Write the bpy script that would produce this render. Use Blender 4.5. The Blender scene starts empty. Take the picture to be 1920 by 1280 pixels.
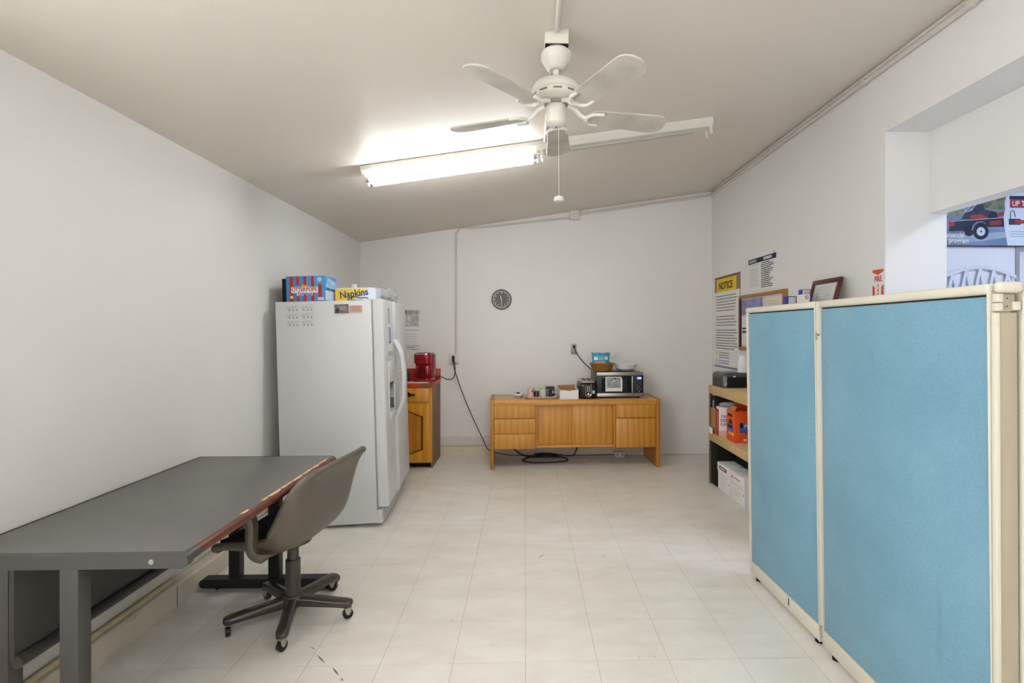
import bpy, bmesh, math, random
from mathutils import Vector, Matrix
random.seed(7)
RAD = math.radians
PI = math.pi
scene = bpy.context.scene
COL = scene.collection

# ------------------------------------------------------------------ camera, world, exposure
FPX = 943.0
YAW = math.atan(25 / FPX)
cam_d = bpy.data.cameras.new('camera')
cam_d.sensor_fit = 'HORIZONTAL'
cam_d.sensor_width = 36.0
cam_d.lens = FPX / 1920 * 36.0
cam_d.shift_x = -50 / 1920
cam_d.shift_y = -20 / 1920
cam_d.clip_start = 0.02
cam = bpy.data.objects.new('camera', cam_d)
cam.location = (0, 0, 1.40)
cam.rotation_euler = (PI / 2, 0, -YAW)
COL.objects.link(cam)
scene.camera = cam

world = bpy.data.worlds.new('daylight')
scene.world = world
world.use_nodes = True
bg = world.node_tree.nodes['Background']
bg.inputs[0].default_value = (0.97, 0.98, 1.0, 1)
bg.inputs[1].default_value = 7.0

vs = scene.view_settings
vs.view_transform = 'Standard'
vs.look = 'None'
vs.exposure = 0.36
vs.gamma = 1.0
vs.use_curve_mapping = False

for pn_, psx, psy, ploc, prot in (('window_portal', 0.97, 2.05, (1.285, -3.33, 1.275), (PI / 2, 0, PI)), ('window_portal', 2.95, 1.40, (-1.97, -0.225, 1.55), (PI / 2, 0, PI / 2))):
    pd_ = bpy.data.lights.new(pn_, 'AREA')
    pd_.shape = 'RECTANGLE'
    pd_.size, pd_.size_y = psx, psy
    pd_.cycles.is_portal = True
    po = bpy.data.objects.new(pn_, pd_)
    po.location = ploc
    po.rotation_euler = prot
    COL.objects.link(po)

cy = scene.cycles
cy.max_bounces = 8
cy.diffuse_bounces = 5
cy.glossy_bounces = 3
cy.transmission_bounces = 6
cy.caustics_reflective = False
cy.caustics_refractive = False

TUBE_MAIN = 34.0      # lit tube in view
TUBE_REAR = 9.0      # tubes of the unseen fixtures added behind the camera
SIDE_LIGHT = 14.0     # ceiling panel of the room next door


# ------------------------------------------------------------------ materials
def lin(h):
    if isinstance(h, (tuple, list)):
        return (h[0], h[1], h[2], 1)
    h = h.lstrip('#')
    v = [int(h[i:i + 2], 16) / 255 for i in (0, 2, 4)]
    return tuple((c / 12.92 if c <= 0.04045 else ((c + 0.055) / 1.055) ** 2.4) for c in v) + (1,)


MATS = {}


def M(name, col='#ffffff', rough=0.5, metal=0.0, spec=0.5, var=0.0, vscale=3.0, vstretch=None, col2=None, bump=0.0, bscale=60.0,
      emit=0.0, trans=0.0, alpha=1.0, ior=1.45, coat=0.0, detail=4.0):
    if name in MATS:
        return MATS[name]
    m = bpy.data.materials.new(name)
    MATS[name] = m
    m.use_nodes = True
    nt = m.node_tree
    b = nt.nodes['Principled BSDF']
    c = lin(col)
    b.inputs['Base Color'].default_value = c
    b.inputs['Roughness'].default_value = rough
    b.inputs['Metallic'].default_value = metal
    b.inputs['Specular IOR Level'].default_value = spec
    b.inputs['IOR'].default_value = ior
    b.inputs['Transmission Weight'].default_value = trans
    b.inputs['Alpha'].default_value = alpha
    b.inputs['Coat Weight'].default_value = coat
    if emit:
        b.inputs['Emission Color'].default_value = c
        b.inputs['Emission Strength'].default_value = emit
    tc = None
    if var or bump:
        tc = nt.nodes.new('ShaderNodeTexCoord')
        mp = nt.nodes.new('ShaderNodeMapping')
        nt.links.new(tc.outputs['Object'], mp.inputs['Vector'])
        if vstretch:
            mp.inputs['Scale'].default_value = vstretch
    if var:
        n = nt.nodes.new('ShaderNodeTexNoise')
        n.inputs['Scale'].default_value = vscale
        n.inputs['Detail'].default_value = detail
        nt.links.new(mp.outputs['Vector'], n.inputs['Vector'])
        r = nt.nodes.new('ShaderNodeValToRGB')
        r.color_ramp.elements[0].position = 0.3
        r.color_ramp.elements[1].position = 0.7
        c2 = lin(col2) if col2 else tuple(x * (1 - var) for x in c[:3]) + (1,)
        r.color_ramp.elements[0].color = c2
        r.color_ramp.elements[1].color = c
        nt.links.new(n.outputs['Fac'], r.inputs['Fac'])
        nt.links.new(r.outputs['Color'], b.inputs['Base Color'])
    if bump:
        n2 = nt.nodes.new('ShaderNodeTexNoise')
        n2.inputs['Scale'].default_value = bscale
        n2.inputs['Detail'].default_value = 3
        nt.links.new(mp.outputs['Vector'], n2.inputs['Vector'])
        bp = nt.nodes.new('ShaderNodeBump')
        bp.inputs['Strength'].default_value = bump
        bp.inputs['Distance'].default_value = 0.004
        nt.links.new(n2.outputs['Fac'], bp.inputs['Height'])
        nt.links.new(bp.outputs['Normal'], b.inputs['Normal'])
    return m


def wood(name, light, dark, scale=(10, 10, 1.2), rough=0.38, dist=5.0, bands=1.6, fine=0.25):
    """oak: distorted growth rings along z plus fine pores"""
    m = bpy.data.materials.new(name)
    MATS[name] = m
    m.use_nodes = True
    nt = m.node_tree
    b = nt.nodes['Principled BSDF']
    b.inputs['Roughness'].default_value = rough
    tc = nt.nodes.new('ShaderNodeTexCoord')
    oi = nt.nodes.new('ShaderNodeObjectInfo')
    ad = nt.nodes.new('ShaderNodeVectorMath')
    ad.operation = 'MULTIPLY_ADD'
    ad.inputs[1].default_value = (1, 1, 1)
    mr = nt.nodes.new('ShaderNodeMath')
    mr.operation = 'MULTIPLY'
    mr.inputs[1].default_value = 7.0
    nt.links.new(oi.outputs['Random'], mr.inputs[0])
    nt.links.new(tc.outputs['Object'], ad.inputs[0])
    nt.links.new(mr.outputs[0], ad.inputs[2])
    mp = nt.nodes.new('ShaderNodeMapping')
    mp.inputs['Scale'].default_value = scale
    nt.links.new(ad.outputs[0], mp.inputs['Vector'])
    w = nt.nodes.new('ShaderNodeTexWave')
    w.wave_type = 'RINGS'
    w.rings_direction = 'Y'
    w.inputs['Scale'].default_value = bands * 0.34
    w.inputs['Distortion'].default_value = dist
    w.inputs['Detail'].default_value = 2.5
    w.inputs['Detail Scale'].default_value = 0.8
    nt.links.new(mp.outputs['Vector'], w.inputs['Vector'])
    mp2 = nt.nodes.new('ShaderNodeMapping')
    mp2.inputs['Scale'].default_value = (scale[0] * 11, scale[1] * 11, scale[2] * 3)
    nt.links.new(ad.outputs[0], mp2.inputs['Vector'])
    n = nt.nodes.new('ShaderNodeTexNoise')
    n.inputs['Scale'].default_value = 1.0
    n.inputs['Detail'].default_value = 4
    nt.links.new(mp2.outputs['Vector'], n.inputs['Vector'])
    mx = nt.nodes.new('ShaderNodeMix')
    mx.data_type = 'FLOAT'
    mx.inputs[0].default_value = 0.74
    nt.links.new(w.outputs['Fac'], mx.inputs[2])
    nt.links.new(n.outputs['Fac'], mx.inputs[3])
    r = nt.nodes.new('ShaderNodeValToRGB')
    r.color_ramp.elements[0].position = 0.1
    r.color_ramp.elements[1].position = 0.65
    r.color_ramp.elements[0].color = lin(dark)
    r.color_ramp.elements[1].color = lin(light)
    nt.links.new(mx.outputs[0], r.inputs['Fac'])
    nt.links.new(r.outputs['Color'], b.inputs['Base Color'])
    return m


def tile_mat():
    m = bpy.data.materials.new('vinyl_tile')
    MATS['tile'] = m
    m.use_nodes = True
    nt = m.node_tree
    b = nt.nodes['Principled BSDF']
    oi = nt.nodes.new('ShaderNodeObjectInfo')
    ge = nt.nodes.new('ShaderNodeNewGeometry')
    n1 = nt.nodes.new('ShaderNodeTexNoise')
    n1.inputs['Scale'].default_value = 3.0
    n1.inputs['Detail'].default_value = 8
    n1.inputs['Roughness'].default_value = 0.65
    mp = nt.nodes.new('ShaderNodeMapping')
    mp.inputs['Scale'].default_value = (1, 2.4, 1)
    nt.links.new(ge.outputs['Position'], mp.inputs['Vector'])
    nt.links.new(mp.outputs['Vector'], n1.inputs['Vector'])
    r = nt.nodes.new('ShaderNodeValToRGB')
    r.color_ramp.elements[0].position = 0.30
    r.color_ramp.elements[1].position = 0.62
    r.color_ramp.elements[0].color = lin('#d9d3c8')
    r.color_ramp.elements[1].color = lin('#e4e1da')
    nt.links.new(n1.outputs['Fac'], r.inputs['Fac'])
    hs = nt.nodes.new('ShaderNodeHueSaturation')
    ma = nt.nodes.new('ShaderNodeMapRange')
    ma.inputs['To Min'].default_value = 0.985
    ma.inputs['To Max'].default_value = 1.012
    nt.links.new(oi.outputs['Random'], ma.inputs['Value'])
    nt.links.new(ma.outputs[0], hs.inputs['Value'])
    nt.links.new(r.outputs['Color'], hs.inputs['Color'])
    # small scuffs
    n2 = nt.nodes.new('ShaderNodeTexNoise')
    n2.inputs['Scale'].default_value = 26
    n2.inputs['Detail'].default_value = 3
    mp2 = nt.nodes.new('ShaderNodeMapping')
    mp2.inputs['Scale'].default_value = (1, 0.5, 1)
    mp2.inputs['Rotation'].default_value = (0, 0, 0.5)
    nt.links.new(ge.outputs['Position'], mp2.inputs['Vector'])
    nt.links.new(mp2.outputs['Vector'], n2.inputs['Vector'])
    r2 = nt.nodes.new('ShaderNodeValToRGB')
    r2.color_ramp.elements[0].position = 0.70
    r2.color_ramp.elements[1].position = 0.80
    r2.color_ramp.elements[0].color = (0, 0, 0, 1)
    r2.color_ramp.elements[1].color = (0.45, 0.45, 0.45, 1)
    nt.links.new(n2.outputs['Fac'], r2.inputs['Fac'])
    mx = nt.nodes.new('ShaderNodeMix')
    mx.data_type = 'RGBA'
    nt.links.new(r2.outputs['Color'], mx.inputs[0])
    nt.links.new(hs.outputs['Color'], mx.inputs[6])
    mx.inputs[7].default_value = lin('#8f8270')
    nt.links.new(mx.outputs[2], b.inputs['Base Color'])
    b.inputs['Roughness'].default_value = 0.34
    b.inputs['Specular IOR Level'].default_value = 0.35
    return m


def peg_mat():
    m = bpy.data.materials.new('pegboard_white')
    MATS['peg'] = m
    m.use_nodes = True
    nt = m.node_tree
    b = nt.nodes['Principled BSDF']
    b.inputs['Roughness'].default_value = 0.5
    tc = nt.nodes.new('ShaderNodeTexCoord')
    v = nt.nodes.new('ShaderNodeVectorMath')
    v.operation = 'MULTIPLY'
    v.inputs[1].default_value = (1 / 0.0172, 0, 1 / 0.0172)
    fr = nt.nodes.new('ShaderNodeVectorMath')
    fr.operation = 'FRACTION'
    d = nt.nodes.new('ShaderNodeVectorMath')
    d.operation = 'DISTANCE'
    d.inputs[1].default_value = (0.5, 0, 0.5)
    lt = nt.nodes.new('ShaderNodeMath')
    lt.operation = 'LESS_THAN'
    lt.inputs[1].default_value = 0.14
    mx = nt.nodes.new('ShaderNodeMix')
    mx.data_type = 'RGBA'
    nt.links.new(tc.outputs['Object'], v.inputs[0])
    nt.links.new(v.outputs[0], fr.inputs[0])
    nt.links.new(fr.outputs[0], d.inputs[0])
    nt.links.new(d.outputs['Value'], lt.inputs[0])
    nt.links.new(lt.outputs[0], mx.inputs[0])
    mx.inputs[6].default_value = lin('#dfe3ea')
    mx.inputs[7].default_value = lin('#8e94a4')
    nt.links.new(mx.outputs[2], b.inputs['Base Color'])
    return m


def fabric_mat():
    m = M('blue_fabric', '#769fb3', rough=0.95, spec=0.1, var=0.12, vscale=2.2, col2='#6993a8', bump=0.25, bscale=420, detail=8)
    nt = m.node_tree
    b = nt.nodes['Principled BSDF']
    b.inputs['Sheen Weight'].default_value = 0.15
    ramp = [n for n in nt.nodes if n.type == 'VALTORGB'][0]
    # fine weave mottling on top of broad fading
    tc = nt.nodes.new('ShaderNodeTexCoord')
    n = nt.nodes.new('ShaderNodeTexNoise')
    n.inputs['Scale'].default_value = 160
    n.inputs['Detail'].default_value = 4
    nt.links.new(tc.outputs['Object'], n.inputs['Vector'])
    mr = nt.nodes.new('ShaderNodeMapRange')
    mr.inputs['From Min'].default_value = 0.3
    mr.inputs['From Max'].default_value = 0.7
    mr.inputs['To Min'].default_value = 0.93
    mr.inputs['To Max'].default_value = 1.06
    nt.links.new(n.outputs['Fac'], mr.inputs['Value'])
    hs = nt.nodes.new('ShaderNodeHueSaturation')
    nt.links.new(ramp.outputs['Color'], hs.inputs['Color'])
    nt.links.new(mr.outputs[0], hs.inputs['Value'])
    n3 = nt.nodes.new('ShaderNodeTexNoise')
    n3.inputs['Scale'].default_value = 4.0
    n3.inputs['Detail'].default_value = 5
    mp3 = nt.nodes.new('ShaderNodeMapping')
    mp3.inputs['Rotation'].default_value = (RAD(-28), 0, 0)
    mp3.inputs['Scale'].default_value = (1, 3.2, 0.5)
    nt.links.new(tc.outputs['Object'], mp3.inputs['Vector'])
    nt.links.new(mp3.outputs['Vector'], n3.inputs['Vector'])
    r3 = nt.nodes.new('ShaderNodeValToRGB')
    r3.color_ramp.elements[0].position = 0.66
    r3.color_ramp.elements[1].position = 0.78
    r3.color_ramp.elements[0].color = (0, 0, 0, 1)
    r3.color_ramp.elements[1].color = (0.35, 0.35, 0.35, 1)
    nt.links.new(n3.outputs['Fac'], r3.inputs['Fac'])
    mx3 = nt.nodes.new('ShaderNodeMix')
    mx3.data_type = 'RGBA'
    nt.links.new(r3.outputs['Color'], mx3.inputs[0])
    nt.links.new(hs.outputs['Color'], mx3.inputs[6])
    mx3.inputs[7].default_value = lin('#4d7588')
    nt.links.new(mx3.outputs[2], b.inputs['Base Color'])
    return m


WALL = M('wall_paint', '#e4e3e1', rough=0.55, spec=0.3, var=0.025, vscale=1.3, bump=0.05, bscale=90)
CEIL = M('ceiling_paint', '#dcd5ca', rough=0.42, spec=0.4, var=0.03, vscale=0.9, bump=0.12, bscale=140)
SIDEWALL = M('side_room_paint', '#dcdee6', rough=0.6)
BASEW = M('baseboard_cream', '#d2c9b8', rough=0.45, var=0.06, vscale=6)
TRIMW = M('trim_offwhite', '#d6d2ca', rough=0.5, var=0.03, vscale=4)
TILE = tile_mat()
GROUT = M('tile_joint', '#847a6c', rough=0.8)
PEG = peg_mat()
FABRIC = fabric_mat()
CREAM = M('cream_plastic', '#cdc8b9', rough=0.45, var=0.03, vscale=5)
TAN = M('tan_metal', '#a89e89', rough=0.5, var=0.06, vscale=6)
OAK = wood('oak_front', '#c98f3c', '#a0691f', (9, 9, 1.0))
OAKTOP = wood('oak_top', '#c9a06a', '#a87a42', (1.0, 12, 12), rough=0.3)
OAKEDGE = wood('oak_edge', '#cf9440', '#ab6f22', (1.5, 14, 14))
OAKSIDE = wood('oak_side', '#bd7a24', '#8f5716', (12, 9, 1.0))
HONEY = wood('honey_oak', '#cf9228', '#b0701a', (7, 7, 0.9), rough=0.3)
HONEYDK = wood('honey_oak_dark', '#b9761f', '#935410', (7, 7, 0.9), rough=0.3)
VENEER = wood('brown_veneer', '#8d6a4c', '#6f4d34', (9, 9, 1.2), rough=0.6)
REDLAM = M('red_laminate', '#b8371a', rough=0.35, var=0.12, vscale=9)
WHITE = M('white_enamel', '#d0d1d2', rough=0.28, spec=0.5)
FRIDGE = M('fridge_white', '#cdced0', rough=0.33, spec=0.5, bump=0.06, bscale=240)
FRGREY = M('fridge_gasket', '#a9aaa6', rough=0.6)
FANW = M('fan_white', '#d9d6cd', rough=0.4)
FANB = M('fan_blade_white', '#c0bcb1', rough=0.5, var=0.2, vscale=7, col2='#a5a094')
BLACK = M('black_plastic', '#141414', rough=0.35)
BLACKM = M('black_matte', '#0c0c0c', rough=0.8)
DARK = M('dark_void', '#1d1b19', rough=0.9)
STEEL = M('brushed_steel', '#b0afac', rough=0.35, metal=0.85)
CHROME = M('chrome', '#d8d8d8', rough=0.15, metal=1.0)
DESKTOP = M('desk_laminate', '#646261', rough=0.36, var=0.2, vscale=3.5, col2='#5d5b59', detail=8)
DESKMETAL = M('desk_metal', '#464443', rough=0.42, var=0.08, vscale=5)
DESKDARK = M('desk_dark_panel', '#3e3b39', rough=0.4, var=0.25, vscale=4)
DESKBLACK = M('desk_black_steel', '#151414', rough=0.45)
REDEDGE = M('red_brown_edge', '#703a2a', rough=0.3, var=0.35, vscale=18, col2='#4e2419')
RAWWOOD = M('raw_chip', '#d5ae84', rough=0.8)
CHAIR = M('chair_shell', '#5f574d', rough=0.42, var=0.08, vscale=4)
CHAIRB = M('chair_base_metal', '#4a4441', rough=0.22, metal=0.35)
PAPER = M('paper_white', '#e3e3e2', rough=0.8)
PAPERG = M('paper_grey', '#c4c4c3', rough=0.8)
INK = M('ink_dark', '#3a3a40', rough=0.8)
INKG = M('ink_grey', '#8b8b8c', rough=0.8)
INKL = M('ink_pale', '#b4b4b4', rough=0.8)
NAVY = M('navy_print', '#22264a', rough=0.7)
YELLOW = M('yellow_print', '#e3bd15', rough=0.6)
REDP = M('red_print', '#b5231c', rough=0.5)
BLUEP = M('blue_print', '#3f8fc6', rough=0.5)
ROYAL = M('royal_blue_print', '#22379c', rough=0.5)
ORANGE = M('orange_print', '#e0521a', rough=0.5)
SIGNRED = M('sign_orange_red', '#cf4a22', rough=0.5)
GREEN = M('green_plastic', '#9fc47e', rough=0.4)
PINK = M('pink_ceramic', '#dcb7b2', rough=0.4)
TEAL = M('teal_film', '#2f8fae', rough=0.3)
CARD = M('cardboard', '#a87c4c', rough=0.85, var=0.06, vscale=8)
BEIGE = M('shelf_beige', '#c3a878', rough=0.5, var=0.06, vscale=6)
BEIGET = M('shelf_board', '#d3b88a', rough=0.7, var=0.08, vscale=8)
POSTM = M('shelf_post', '#85745a', rough=0.5, var=0.15, vscale=30)
FOAM = M('foam_white', '#e4e4e2', rough=0.7)
REDCOFFEE = M('red_gloss', '#8e0c1a', rough=0.18, coat=0.5)
REDDK = M('red_dark_gloss', '#5d0912', rough=0.2)
WICKER = M('wicker', '#a8702c', rough=0.7, var=0.5, vscale=70, bump=0.6, bscale=120)
GLASSM = M('clear_glass', '#ffffff', rough=0.03, trans=1.0, ior=1.45)
CLEAR = M('clear_plastic', '#f4f6f8', rough=0.18, trans=0.75, ior=1.2)
FRAMEW = M('mahogany_frame', '#55291f', rough=0.35)
CORK = M('bulletin_backing', '#cfc6d6', rough=0.8)
CORDB = M('brown_cord', '#33221a', rough=0.5)
CORDK = M('black_cord', '#1b1a19', rough=0.5)
BLUEMUG = M('blue_glaze', '#2b5a78', rough=0.25)
LCD = M('lcd_blue', '#2a50e8', emit=1.2)
LCDW = M('lcd_digit', '#bcd4ff', emit=2.0)
BRASSDK = M('antique_brass', '#2b1f16', rough=0.4, metal=0.6)


def thin_glass():
    m = bpy.data.materials.new('thin_glass')
    m.use_nodes = True
    nt = m.node_tree
    out = nt.nodes['Material Output']
    tr = nt.nodes.new('ShaderNodeBsdfTransparent')
    gl = nt.nodes.new('ShaderNodeBsdfGlossy')
    gl.inputs['Roughness'].default_value = 0.03
    mx = nt.nodes.new('ShaderNodeMixShader')
    mx.inputs[0].default_value = 0.05
    nt.links.new(tr.outputs[0], mx.inputs[1])
    nt.links.new(gl.outputs[0], mx.inputs[2])
    nt.links.new(mx.outputs[0], out.inputs['Surface'])
    return m


THIN = thin_glass()


# ------------------------------------------------------------------ mesh helpers
def bx(bm, x0, x1, y0, y1, z0, z1, r=0.0, seg=2):
    res = bmesh.ops.create_cube(bm, size=1.0)
    vs_ = res['verts']
    for v in vs_:
        v.co = Vector(((x0 + x1) / 2 + v.co.x * (x1 - x0), (y0 + y1) / 2 + v.co.y * (y1 - y0), (z0 + z1) / 2 + v.co.z * (z1 - z0)))
    if r > 0:
        es = list({e for v in vs_ for e in v.link_edges})
        bmesh.ops.bevel(bm, geom=es, offset=r, segments=seg, profile=0.5, affect='EDGES')
    return vs_


def lathe(bm, prof, n=32, c=(0, 0, 0), cap0=True, cap1=True):
    rings = []
    for r, z in prof:
        rings.append([bm.verts.new((c[0] + r * math.cos(2 * PI * i / n), c[1] + r * math.sin(2 * PI * i / n), c[2] + z)) for i in range(n)])
    for a, b in zip(rings, rings[1:]):
        for i in range(n):
            bm.faces.new((a[i], a[(i + 1) % n], b[(i + 1) % n], b[i]))
    if cap0:
        bm.faces.new(list(reversed(rings[0])))
    if cap1:
        bm.faces.new(rings[-1])


def smooth_path(pts, sub=8):
    pts = [Vector(p) for p in pts]
    if len(pts) < 3:
        return pts
    out = []
    P = [2 * pts[0] - pts[1]] + pts + [2 * pts[-1] - pts[-2]]
    for i in range(1, len(P) - 2):
        for k in range(sub):
            t = k / sub
            p0, p1, p2, p3 = P[i - 1], P[i], P[i + 1], P[i + 2]
            out.append(0.5 * ((2 * p1) + (p2 - p0) * t + (2 * p0 - 5 * p1 + 4 * p2 - p3) * t * t + (3 * p1 - p0 - 3 * p2 + p3) * t ** 3))
    out.append(pts[-1])
    return out


def tube(bm, pts, r, n=8, rx=None, smooth=0):
    pts = smooth_path(pts, smooth) if smooth else [Vector(p) for p in pts]
    rr = r if isinstance(r, (list, tuple)) else [r] * len(pts)
    if len(rr) != len(pts):
        rr = [rr[0] + (rr[-1] - rr[0]) * i / (len(pts) - 1) for i in range(len(pts))]
    rings = []
    up = None
    for i, p in enumerate(pts):
        t = (pts[min(i + 1, len(pts) - 1)] - pts[max(i - 1, 0)]).normalized()
        if up is None:
            up = Vector((0, 0, 1)) if abs(t.z) < 0.9 else Vector((1, 0, 0))
        a = t.cross(up)
        if a.length < 1e-4:
            a = t.orthogonal()
        a.normalize()
        b = a.cross(t).normalized()
        up = b
        fx = rx if rx else 1.0
        rings.append([bm.verts.new(p + a * (math.cos(2 * PI * k / n) * rr[i] * fx) + b * (math.sin(2 * PI * k / n) * rr[i])) for k in range(n)])
    for q, w in zip(rings, rings[1:]):
        for k in range(n):
            bm.faces.new((q[k], q[(k + 1) % n], w[(k + 1) % n], w[k]))
    bm.faces.new(list(reversed(rings[0])))
    bm.faces.new(rings[-1])


def prism(bm, poly, h, axis='z', base=0.0):
    """poly: 2D points, extruded along axis from base to base+h"""
    def to(p, q):
        if axis == 'z':
            return (p[0], p[1], q)
        if axis == 'y':
            return (p[0], q, p[1])
        return (q, p[0], p[1])
    a = [bm.verts.new(to(p, base)) for p in poly]
    b = [bm.verts.new(to(p, base + h)) for p in poly]
    n = len(poly)
    bm.faces.new(a)
    bm.faces.new(list(reversed(b)))
    for i in range(n):
        bm.faces.new((a[i], b[i], b[(i + 1) % n], a[(i + 1) % n]))
    bmesh.ops.recalc_face_normals(bm, faces=bm.faces[:])


def obj(name, bm, mat, parent=None, loc=None, rot=None, smooth=True, ang=35, recalc=False):
    if recalc:
        bmesh.ops.recalc_face_normals(bm, faces=bm.faces[:])
    if smooth:
        lim = RAD(ang)
        for f in bm.faces:
            f.smooth = True
        for e in bm.edges:
            if len(e.link_faces) == 2 and e.calc_face_angle(0) > lim:
                e.smooth = False
    me = bpy.data.meshes.new(name)
    bm.to_mesh(me)
    bm.free()
    me.materials.append(mat)
    o = bpy.data.objects.new(name, me)
    COL.objects.link(o)
    if parent is not None:
        o.parent = parent
    if loc:
        o.location = loc
    if rot:
        o.rotation_euler = rot
    return o


def box(name, mat, parent, x0, x1, y0, y1, z0, z1, r=0.0, seg=2, **k):
    bm = bmesh.new()
    bx(bm, x0, x1, y0, y1, z0, z1, r, seg)
    return obj(name, bm, mat, parent, **k)


def boxes(name, mat, parent, lst, r=0.0, **k):
    bm = bmesh.new()
    for b in lst:
        bx(bm, *b, r=r)
    return obj(name, bm, mat, parent, **k)


def lat(name, mat, parent, prof, n=32, c=(0, 0, 0), **k):
    bm = bmesh.new()
    lathe(bm, prof, n, c)
    return obj(name, bm, mat, parent, recalc=True, **k)


def tub(name, mat, parent, pts, r, n=8, smooth=0, rx=None, **k):
    bm = bmesh.new()
    tube(bm, pts, r, n, rx, smooth)
    return obj(name, bm, mat, parent, recalc=True, **k)


def poly(name, mat, parent, pts, h, axis='z', base=0.0, **k):
    bm = bmesh.new()
    prism(bm, pts, h, axis, base)
    return obj(name, bm, mat, parent, **k)


def tag(o, label=None, cat=None, group=None, kind=None):
    if label:
        o['label'] = label
    if cat:
        o['category'] = cat
    if group:
        o['group'] = group
    if kind:
        o['kind'] = kind
    return o


def thing(name, label, cat, loc=(0, 0, 0), rot=(0, 0, 0), group=None):
    o = bpy.data.objects.new(name, None)
    COL.objects.link(o)
    o.empty_display_size = 0.05
    o.location = loc
    o.rotation_euler = rot
    return tag(o, label, cat, group)


def struct(o, label=None):
    return tag(o, label, None, None, 'structure')


def text(name, body, size, mat, parent, loc, rot=(0, 0, 0), align='CENTER', bold=0.0, sx=1.0, ext=0.0004, shear=0.0):
    cu = bpy.data.curves.new(name, 'FONT')
    cu.body = body
    cu.size = size
    cu.align_x = align
    cu.align_y = 'CENTER'
    cu.extrude = ext
    cu.offset = bold
    cu.shear = shear
    cu.resolution_u = 3
    tmp = bpy.data.objects.new(name, cu)
    me = bpy.data.meshes.new_from_object(tmp)
    bpy.data.objects.remove(tmp)
    me.materials.clear()
    me.materials.append(mat)
    o = bpy.data.objects.new(name, me)
    COL.objects.link(o)
    o.parent = parent
    o.location = loc
    o.rotation_euler = rot
    o.scale = (sx, 1, 1)
    return o


FACE_CAM = (PI / 2, 0, 0)             # sheet on the back wall: local x right, y up, z towards the camera
FACE_LEFT = (PI / 2, 0, -PI / 2)      # sheet on the right wall: faces the room


def sheet(name, mat, parent, x0, x1, y0, y1, z0=0.0, t=0.001, **k):
    return box(name, mat, parent, x0, x1, y0, y1, z0, z0 + t, **k)


def text_lines(parent, mat, x0, x1, ys, h, z, name='text_lines', jitter=0.15, seed=1, gaps=True):
    rnd = random.Random(seed)
    bm = bmesh.new()
    for y in ys:
        x = x0 + rnd.random() * 0.02 * (x1 - x0)
        end = x1 - rnd.random() * jitter * (x1 - x0)
        while x < end:
            w = (x1 - x0) * (0.06 + 0.12 * rnd.random())
            e = min(x + w, end)
            bx(bm, x, e, y - h / 2, y + h / 2, z, z + 0.0005)
            x = e + (0.012 * (x1 - x0) if gaps else 0)
    o = obj(name, bm, mat, parent, smooth=False)
    o['kind'] = 'stuff'
    return o


# ------------------------------------------------------------------ room shell
XL, XR, YB, YR = -1.84, 2.12, 5.67, -3.2
CL, CS = 2.387, 0.151           # ceiling height at the left wall, slope


def zc(x):
    return CL + CS * (x - XL)


# floor slab and tiles
T = 0.3048
YT0 = 2.126
fl = struct(box('floor', GROUT, None, XL - 0.1, 6.2, YR - 0.1, YB + 0.1, -0.08, -0.0012), 'cream vinyl tile floor')
tile_cache = {}


def tile(x0, x1, y0, y1):
    g = 0.0007
    w, d = round(x1 - x0 - 2 * g, 4), round(y1 - y0 - 2 * g, 4)
    key = (w, d)
    if key not in tile_cache:
        bm = bmesh.new()
        bx(bm, -w / 2, w / 2, -d / 2, d / 2, -0.0012, 0)
        for f in bm.faces:
            f.smooth = False
        me = bpy.data.meshes.new('tile')
        bm.to_mesh(me)
        bm.free()
        me.materials.append(TILE)
        tile_cache[key] = me
    o = bpy.data.objects.new('tile', tile_cache[key])
    COL.objects.link(o)
    o.parent = fl
    o.location = ((x0 + x1) / 2, (y0 + y1) / 2, 0)


xs = [XL + 0.06] + [k * T for k in range(-5, 7)] + [XR]
ys = [YT0 + k * T for k in range(-3, 12)] + [YB - 0.005]
for i in range(len(xs) - 1):
    for j in range(len(ys) - 1):
        tile(xs[i], xs[i + 1], ys[j], ys[j + 1])
# same tiles behind the camera and in the room next door, joined
bm = bmesh.new()
y = YT0 - 3 * T
while y > YR:
    for i in range(len(xs) - 1):
        bx(bm, xs[i] + 0.0007, xs[i + 1] - 0.0007, max(y - T, YR) + 0.0007, y - 0.0007, -0.0012, 0)
    y -= T
bx(bm, XR, 6.1, -1.0, 4.2, -0.0012, 0)
rest = obj('tile_field', bm, TILE, fl, smooth=False)
rest['kind'] = 'stuff'

# walls
LW0, LW1, LZ0, LZ1 = -1.7, 1.25, 0.85, 2.25
bm = bmesh.new()
bx(bm, XL - 0.12, XL, LW1, YB + 0.12, 0, 2.5)
bx(bm, XL - 0.12, XL, YR, LW0, 0, 2.5)
bx(bm, XL - 0.12, XL, LW0, LW1, 0, LZ0)
bx(bm, XL - 0.12, XL, LW0, LW1, LZ1, 2.5)
struct(obj('wall_left', bm, WALL, smooth=False), 'off-white painted left wall')
bm = bmesh.new()
prism(bm, [(XL, 0), (XR + 0.37, 0), (XR + 0.37, 3.15), (XL, 3.15)], 0.12, 'y', YB)
struct(obj('wall_back', bm, WALL), 'off-white painted end wall with clock')
NY, NZ, IN0, IN1, OZ = 2.908, 2.572, 2.385, 2.49, 2.095
NY0 = 0.9
bm = bmesh.new()
bx(bm, XR, IN1, NY, YB, 0, 3.15)
bx(bm, XR, IN1, NY0, NY, NZ, 3.15)
bx(bm, IN0, IN1, NY0, NY, OZ, NZ)
bx(bm, XR, IN1, YR, NY0, 0, 3.15)
struct(obj('wall_right', bm, WALL, smooth=False), 'off-white right wall with a deep recessed opening')
WX0, WX1, WZ0, WZ1 = 0.80, XR - 0.35, 0.25, 2.30
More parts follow.
